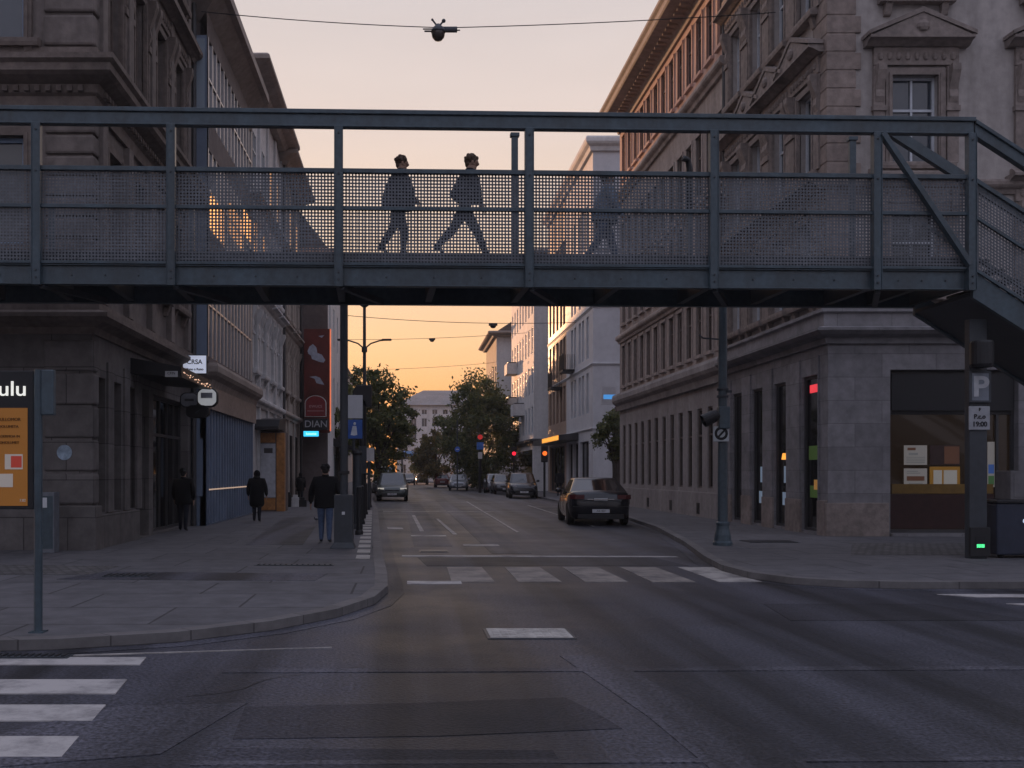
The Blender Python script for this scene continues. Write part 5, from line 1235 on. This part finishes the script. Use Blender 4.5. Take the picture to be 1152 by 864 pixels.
    for s in (-1, 1):
        x0, x1 = sorted((s * hw * .5, s * hw * .90))
        pr = [(s * hw * .52, -h + .0), (s * hw * .80, -h + .02), (s * hw * .965, -h + .16), (s * hw * .985, -h + .46), (s * hw * .82, -h + .25), (s * hw * .52, -h + .1)]
        MB().poly(pr, zr - .22, zr - .09).build('tail_light', RED, t)
        zf = st[-3][1]
        pr = [(s * hw * .50, h - .10), (s * hw * .72, h - .13), (s * hw * .88, h - .34), (s * hw * .90, h - .5), (s * hw * .66, h - .3), (s * hw * .5, h - .2)]
        MB().poly(pr, zf - .13, zf + .03).build('headlight', emit('lit_headlight', (1, .92, .8), lights, (.5, .5, .5)) if lights else CLEAR, t)
        m_ = MB().sphere((0, 0, 0), .11, .07, .075, 10, 6).bar((-s * .12, .02, -.03), (0, 0, -.01), .03, .04, up=(0, 1, 0)).build('mirror', pc, t, (s * (hw + .06), gl[1] - .45, top(gl[1] - .45) + .09), smooth=True)
        for yy in (.12, -.95): MB().box(-.01, .01, -.09, .09, -.012, .012).build('door_handle', 'chrome', t, (s * hw * 1.0, yy, .84), bevel=.005)
        for yy in (.62, -.32): MB().box(-.004, .004, -.006, .006, .3, .93).build('door_seam', 'ink', t, (s * hw * .997, yy, 0))
    MB().box(-hw * .72, hw * .72, -h - .015, -h + .1, .22 if kind == 'sedan' else .30, .36).build('bumper_trim', 'black', t, bevel=.01); MB().box(-hw * .62, hw * .62, h - .08, h + .015, .27, .40).build('lower_grille', 'black', t, bevel=.01)
    MB().box(-hw * .46, hw * .46, h - .12, h - .015, .52, .66).build('grille', 'black', t, bevel=.01); MB().box(-hw * .42, hw * .42, -h - .012, -h + .06, .80, .825).build('boot_trim', 'chrome', t); MB().box(-hw * .86, hw * .86, -h + .005, -h + .2, .585, .60).build('boot_seam', 'ink', t)
    for s, y, z in ((-1, -h - .026, .46 if kind == 'sedan' else .62), (1, h + .02, .42)):
        p = MB().box(-.26, .26, -.008, .008, -.055, .055).build('number_plate', 'plate', t, (0, y, z)); lettering(plate, .09, 'ink', p, (0, s * .01, 0), 90, 180 if s > 0 else 0, extrude=.001)
    return t

P_DARK = carpaint('black_car_paint', (.010, .011, .015), .2); P_GREEN = carpaint('grey_green_paint', (.03, .04, .036)); P_SILV = carpaint('silver_paint', (.2, .21, .23)); P_RED = carpaint('dark_red_paint', (.14, .02, .02)); P_BLUE = carpaint('blue_paint', (.06, .09, .16)); P_GREY = carpaint('grey_paint', (.05, .05, .055))
c = car('parked_car', 'black sedan seen from behind, parked at the right kerb nearest the camera', (6.05, 32.7, 0), -3.5, P_DARK, 'sedan', 4.75, 1.92, 1.47)
p = MB().box(-.2, .2, -.006, .006, -.045, .045).build('badge_plate', 'plate', c, (0, -2.36, .80))
car('parked_car', 'black family car facing the camera, parked at the right kerb behind the black sedan', (7.42, 64.6, 0), 178, P_DARK, 'van', 4.4, 1.86, 1.62)
car('parked_car', 'dark car mostly hidden behind the black family car', (7.45, 77, 0), 180, P_GREY, 'hatch', 4.3, 1.8, 1.5)
car('parked_car', 'dark car farthest back in the right row, showing its pale roof', (7.45, 83.5, 0), 180, P_SILV, 'hatch', 4.3, 1.8, 1.55)
car('moving_car', 'grey green car with headlights on driving towards the camera in the left lane', (-.85, 58.5, 0), 180, P_GREEN, 'hatch', 4.3, 1.84, 1.64, lights=.35)
car('moving_car', 'silver car coming towards the camera in the middle of the street', (4.75, 92, 0), 177, P_SILV, 'hatch', 4.3, 1.8, 1.5)
car('parked_car', 'small red car far down the street', (3.9, 112, 0), 0, P_RED, 'hatch', 4.1, 1.75, 1.48)
car('parked_car', 'bluish grey car just beyond the silver car', (5.6, 110, 0), 0, P_BLUE, 'hatch', 4.2, 1.78, 1.5)
car('parked_car', 'hazy grey van behind the grey green car on the left', (-1.7, 76, 0), 180, P_GREY, 'van', 4.8, 1.95, 2.1)
car('parked_car', 'tiny dark car at the far left kerb under the gantry', (.2, 132, 0), 180, P_GREY, 'hatch', 4.2, 1.78, 1.5)
car('parked_car', 'tiny pale car at the far end beside the red car', (2.1, 140, 0), 180, P_SILV, 'hatch', 4.2, 1.78, 1.5)
# motorcycle leaning at the right kerb beyond the silver car
b = thing('motorcycle', 'small dark scooter parked by the big tree behind the row of cars', 'scooter', (6.3, 80, 0), R(170))
for y in (-.6, .6):
    w_ = MB().lathe([(.18, -.06), (.26, -.05), (.28, 0), (.26, .05), (.18, .06)], (0, y, .28), 18, 'x').build('wheel', 'tyre', b); MB().lathe([(.17, -.03), (.17, .03)], (0, y, .28), 12, 'x').build('rim', 'rim', w_)
MB().prism([(-.85, .55), (-.7, .3), (.3, .3), (.4, .5), (.2, .55), (.0, .75), (-.8, .8)], -.16, .16).build('body', P_RED, b, bevel=.03); MB().box(-.15, .15, -.8, .0, .78, .88).build('seat', 'black', b, bevel=.03)
MB().bar((0, .62, .3), (0, .42, 1.05), .06, .06, up=(0, 1, 0)).bar((-.32, .4, 1.05), (.32, .4, 1.05), .03, .03).box(-.2, .2, .44, .5, .45, 1.0).build('steering_column', 'black', b); MB().sphere((0, .5, .95), .09, .05, .09).build('headlight', CLEAR, b)

# ------------------------------------------------------------------ people
SKIN = mat('skin', (.36, .22, .16), .6, .4, 0, 12, .08, 2, .06, .05)
def skin_mesh(verts, edges, root, level=1):
    me = bpy.data.meshes.new('tmp'); me.from_pydata([v[:3] for v in verts], edges, [])
    o = bpy.data.objects.new('tmp', me); col.objects.link(o)
    o.modifiers.new('s', 'SKIN'); su = o.modifiers.new('u', 'SUBSURF'); su.levels = su.render_levels = level
    for i, d in enumerate(me.skin_vertices[0].data): d.radius = verts[i][3]; d.use_root = i == root
    bpy.context.view_layer.update()
    r = bpy.data.meshes.new_from_object(o.evaluated_get(bpy.context.evaluated_depsgraph_get()))
    bpy.data.objects.remove(o); r.polygons.foreach_set('use_smooth', [True] * len(r.polygons))
    return r

def limb(a, bend_dir, l1, l2, ang1, ang2, side=(0, 1, 0)):
    """two segment limb hanging from a; angles in degrees forward (+y) from straight down"""
    k = a + Vector((0, math.sin(R(ang1)) * l1, -math.cos(R(ang1)) * l1)); e = k + Vector((0, math.sin(R(ang2)) * l2, -math.cos(R(ang2)) * l2))
    return k, e

def person(label, loc, rz, H=1.75, stride=(0, 0, 0, 0), arms=((8, 14), (-8, 4)), coat='#222', trouser=None, shoe=None, hair=(.02, .016, .014), hem=.78, lean=2, hood=False, hat=False, bag=False, wide=1.0, headturn=0, arm_out=.05, deep=1.0):
    """stride = (thigh1, shin1, thigh2, shin2) degrees forward; the lowest foot is set on the ground"""
    t = thing('person', label, 'person', loc, R(rz))
    k = H / 1.75
    def V(x, y, z): return Vector((x, y, z))
    pel = V(0, 0, .95); ly = math.sin(R(lean))
    spi = V(0, ly * .2, 1.15); che = V(0, ly * .42, 1.36); nec = V(0, ly * .55, 1.49); hd0 = V(0, ly * .6 + .015, 1.565); hd1 = V(0, ly * .66 + .022, 1.65); hd2 = V(0, ly * .7 + .012, 1.715)
    vs = []; ed = []
    def add(p, r, par=None):
        vs.append((p.x, p.y, p.z, (r, r) if not isinstance(r, tuple) else r)); i = len(vs) - 1
        if par is not None: ed.append((par, i))
        return i
    ip = add(pel, (.15 * wide, .105)); isp = add(spi, (.135 * wide, .10), ip); ic = add(che, (.165 * wide, .11), isp); inn = add(nec, (.06, .06), ic)
    ih0 = add(hd0, (.078, .092), inn); ih1 = add(hd1, (.092, .112), ih0); ih2 = add(hd2, (.07, .085), ih1)
    add(hd0 + V(0, .07, .01), .03, ih0)                                   # chin
    add(hd1 + V(0, .118, -.035), .013, ih1)                               # nose
    seg = []                                                              # (a, b, slot) for colouring
    feet = []
    for s, (a1, a2) in ((-1, stride[:2]), (1, stride[2:])):
        hip = V(s * .095, 0, .90); kn, an = limb(hip, 0, .43, .41, a1, a2)
        i = add(hip, .115, ip); j = add(hip.lerp(kn, .5), .1, i); j = add(kn, .078, j); j2 = add(kn.lerp(an, .35), .074, j); j2 = add(an, .05, j2)
        fa = R(min(25, max(-40, a2 * .9 + (0 if a2 > -15 else -15)))); toe = an + V(s * .02, math.cos(fa) * .17, -.045 + math.sin(fa) * .12); heel = an + V(0, -.045, -.045)
        add(toe, (.036, .026), add(an + V(s * .01, .07, -.035), (.04, .034), j2)); add(heel, .03, j2)
        seg += [(hip, kn, 1), (kn, an - V(0, 0, 0), 1), (an - V(0, 0, .02), toe, 2)]; feet.append(min(toe.z - .028, heel.z - .03))
    hands = []
    for s, (a1, a2) in ((-1, arms[0]), (1, arms[1])):
        sh = V(s * .185 * wide, ly * .45, 1.415); el, wr = limb(sh, 0, .29, .25, a1, a2); el.x += s * arm_out; wr.x += s * arm_out * 1.2
        i = add(sh, .062, ic); j = add(el, .045, i); j = add(wr, .03, j)
        d = (wr - el).normalized(); pm = wr + d * .085; p = add(wr + d * .035, (.022, .034), j); q = add(pm, (.018, .038), p)
        side = V(0, 1, 0) - d * d.y; side.normalize()
        for f_, ln in zip((-.03, -.01, .01, .03), (.062, .078, .083, .07)):
            b0 = pm + side * f_ + d * .012; b1 = b0 + d * ln * .55 + V(-s * .006, 0, 0); b2 = b1 + d * ln * .45 + V(-s * .018, 0, 0)
            add(b2, .0075, add(b1, .0085, add(b0, .0095, q)))
        tb = wr + d * .03 + side * .03; add(tb + d * .055 + side * .022, .009, add(tb + d * .02 + side * .018, .011, p))
        hands += [(wr + d * .02, pm + d * .09)]; seg += [(wr + d * .03, pm + d * .09, 0)]
    me = skin_mesh(vs, ed, 0, 2)
    dz = -min(feet)
    def dist(p, a, b): ab = b - a; u = max(0, min(1, (p - a).dot(ab) / ab.length_squared)); return (p - a - ab * u).length
    seg += [(hd0, hd2, 0), (nec + V(0, 0, .03), hd0, 0), (pel, spi, 3), (spi, che, 3), (che, nec - V(0, 0, .02), 3), (pel + V(-.09, 0, -.05), pel + V(.09, 0, -.05), 1)]
    for s, (a1, a2) in ((-1, arms[0]), (1, arms[1])):
        sh = V(s * .185 * wide, ly * .45, 1.415); el, wr = limb(sh, 0, .29, .25, a1, a2); el.x += s * arm_out; wr.x += s * arm_out * 1.2; seg += [(sh, el, 3), (el, wr, 3)]
    tm = trouser or mat('trousers', (.02, .024, .035), .85, .2, 0, 14, .15, 2, .12, .1); sm = shoe or M['black']
    for m in (SKIN, tm, sm, coat): me.materials.append(m)
    for p in me.polygons:
        c = Vector(p.center); p.material_index = min(seg, key=lambda g: dist(c, g[0], g[1]))[2]
    me.transform(Matrix.Translation((0, 0, dz))); me.transform(Matrix.Scale(k, 4))
    link('body', me, t)
    # coat: torso shell with hem and sleeves
    vs, ed = [], []
    hz = V(0, -.01 + ly * .05, hem + .03)
    r_h = .235
    i0 = add(nec - V(0, .01, .015), (.085, .08)); i1 = add(che, (.245 * wide, .19 * deep), i0); i2 = add(spi, (.225 * wide, .19 * deep), i1); i3 = add(pel, (.225 * wide, .195 * deep), i2); last = i3
    if hem < .82: last = add(V(0, 0, (.95 + hem) / 2), (r_h * wide, .195 * deep), i3); last = add(hz, (r_h * 1.03 * wide, .2 * deep), last)
    for s, (a1, a2) in ((-1, arms[0]), (1, arms[1])):
        sh = V(s * .185 * wide, ly * .45, 1.415); el, wr = limb(sh, 0, .29, .25, a1, a2); el.x += s * arm_out; wr.x += s * arm_out * 1.2
        add(wr, .058, add(el, .082, add(sh, .105, i1)))
    cm = skin_mesh(vs, ed, 1, 2); cm.transform(Matrix.Translation((0, 0, dz))); cm.transform(Matrix.Scale(k, 4)); cm.materials.append(coat); link('coat', cm, t)
    # collar, hair or hood, eyes and ears
    def part(mb, nm, m, sm_=True):
        for i, v in enumerate(mb.v): mb.v[i] = (v[0] * k, v[1] * k, (v[2] + dz) * k)
        return mb.build(nm, m, t, smooth=sm_)
    part(MB().lathe([(.078, 0), (.088, .03), (.076, .075)], (nec.x, nec.y, nec.z - .02), 14), 'collar', coat)
    if hood: part(MB().sphere(tuple(hd1 + V(0, -.02, -.01)), .118, .125, .145, 12, 9).sphere(tuple(nec + V(0, -.05, .02)), .13, .1, .08, 10, 6), 'hood', coat)
    else:
        hb = MB(); rnd = random.Random(label)
        hb.sphere(tuple(hd1 + V(0, -.028, .038)), .098, .112, .088, 14, 9)
        for i in range(34):
            a = rnd.uniform(0, 6.28); e = rnd.uniform(.1, 1.4); q = hd1 + V(math.cos(a) * math.cos(e) * .088, math.sin(a) * math.cos(e) * .1 - .03, .04 + math.sin(e) * .08)
            if q.y > .08 + ly * .6 and q.z < hd1.z + .06: continue
            hb.sphere(tuple(q), rnd.uniform(.02, .046), None, None, 6, 4)
        hb.sphere(tuple(hd1 + V(0, -.075, -.02)), .075, .05, .075, 8, 6)
        part(hb, 'hair', mat('hair', hair, .7, .3, 0, 30, .3, 4, .2, .2))
        for s in (-1, 1): part(MB().sphere(tuple(hd1 + V(s * .034, .09, .005)), .011, .008, .008, 8, 5), 'eye', 'ink'); part(MB().sphere(tuple(hd1 + V(s * .083, -.005, -.01)), .014, .022, .032, 8, 5), 'ear', SKIN)
        part(MB().sphere(tuple(hd0 + V(0, .096, .03)), .024, .008, .007, 8, 4), 'mouth', mat('lips', (.25, .1, .09), .6))
    if hat: part(MB().lathe([(.115, .03), (.12, .05), (.1, .12), (.04, .15)], tuple(hd1 + V(0, -.02, 0)), 14), 'hat', coat)
    return t

def cloth(n_, c): return mat(n_, c, .9, .2, 0, 18, .18, 3, .15, .12)
navy = cloth('navy_jacket', (.011, .013, .02)); black = cloth('black_coat', (.008, .008, .009)); charcoal = cloth('charcoal_jacket', (.010, .010, .013)); jeans = cloth('blue_jeans', (.07, .10, .17)); paleblue = cloth('pale_blue_jacket', (.16, .21, .29)); darktr = cloth('dark_trousers', (.015, .017, .025))
def on_bridge(px, y, label, **kw):
    x = bx(px) * (BY + y) / BY; return person(label, bw(x, y, 5.40), -90 + math.degrees(BR_RZ), **kw)
on_bridge(449, .5, 'person in a dark jacket walking right on the footbridge behind another walker', H=1.74, stride=(14, -2, -12, -34), arms=((-22, -6), (16, 40)), coat=charcoal, trouser=darktr, lean=5, hair=(.09, .058, .04), hem=.8, wide=1.15, deep=1.6)
on_bridge(524, .5, 'person with thick short hair striding right on the footbridge, ahead of the other walker', H=1.86, stride=(30, 22, -28, -44), arms=((-16, -4), (10, 26)), coat=navy, trouser=darktr, lean=9, hair=(.10, .064, .042), hem=.82, wide=1.1, deep=1.5)
on_bridge(683, 1.2, 'person in a pale blue jacket walking on the footbridge behind the right perforated panels', H=1.72, stride=(22, 8, -20, -36), arms=((-20, -8), (16, 34)), coat=paleblue, trouser=jeans, lean=4, hem=.8, deep=1.35, wide=1.1)
def street(px, py, label, **kw):
    Y = F * (CH - .1) / (py - HY); return person(label, (at(px, Y), Y, .1), kw.pop('rz', 0), **kw)
street(366, 610.5, 'person in a black jacket and blue jeans walking away beside the dark steel pole', H=1.66, stride=(7, -2, -6, -10), arms=((4, 16), (-2, 12)), coat=black, trouser=jeans, hem=.72, lean=4, wide=1.22, arm_out=.1, hair=(.012, .01, .01))
street(289, 587, 'person in a long black coat with hood walking in the middle of the left pavement', H=1.56, stride=(5, 0, -5, -9), arms=((6, 20), (2, 16)), coat=black, trouser=darktr, hem=.42, hood=True, wide=1.22, arm_out=.08)
street(206, 597.5, 'person in black close to the left shop front by the drainpipe', H=1.58, stride=(8, 2, -7, -14), arms=((8, 22), (0, 14)), coat=black, trouser=darktr, hem=.68, wide=1.15, arm_out=.06, hair=(.01, .009, .009))
person('small dark figure by the black boxes beyond the orange kiosk', (at(338, 51), 51, .1), 0, H=1.5, stride=(4, 0, -4, -6), coat=black, trouser=darktr, hem=.6, wide=1.15, hood=True)
person('person in dark clothes standing at the shop windows of the pale block', (at(629.5, 64.5), 64.5, .1), 0, H=1.72, stride=(3, 0, -3, -5), coat=charcoal, trouser=darktr, hem=.75, wide=1.15)
# two pigeons on the pavement
for px, py, lab in ((356, 579, 'small pigeon standing on the left pavement left of the walking man'),):
    Y = F * 1.52 / (py - HY + 8); b = thing('pigeon', lab, 'pigeon', (at(px, Y), Y, .1 if px < 400 else .009), R(70))
    MB().sphere((0, 0, .14), .06, .12, .06, 10, 7).sphere((0, .11, .21), .032, .04, .036, 8, 6).tube([(0, .08, .16), (0, .11, .2)], .035, 8, 0, .025).box(-.03, .03, -.22, -.1, .12, .145).tube([(0, .14, .21), (0, .175, .2)], .008, 6, 0, .003).tube([(-.02, 0, .1), (-.02, .01, 0)], .006, 5).tube([(.02, 0, .1), (.02, -.02, 0)], .006, 5).build('body', mat('pigeon_grey', (.08, .085, .10), .8), b, smooth=True)
    b.scale = (.6,) * 3

# ------------------------------------------------------------------ dusk haze
hz = MB().box(-60, 60, -14, 215, -1.0, 26).build('haze', 'asphalt'); hz['kind'] = 'stuff'; hz['label'] = 'thin pale dusk haze filling the whole street'
hm = bpy.data.materials.new('haze'); hm.use_nodes = True
hn = hm.node_tree.nodes; hn.remove(hn['Principled BSDF'])
pv = hn.new('ShaderNodeVolumePrincipled'); pv.inputs['Density'].default_value = .0006; pv.inputs['Color'].default_value = (.95, .9, .88, 1); pv.inputs['Anisotropy'].default_value = .35
hm.node_tree.links.new(pv.outputs[0], hn['Material Output'].inputs['Volume'])
hz.data.materials.clear(); hz.data.materials.append(hm)
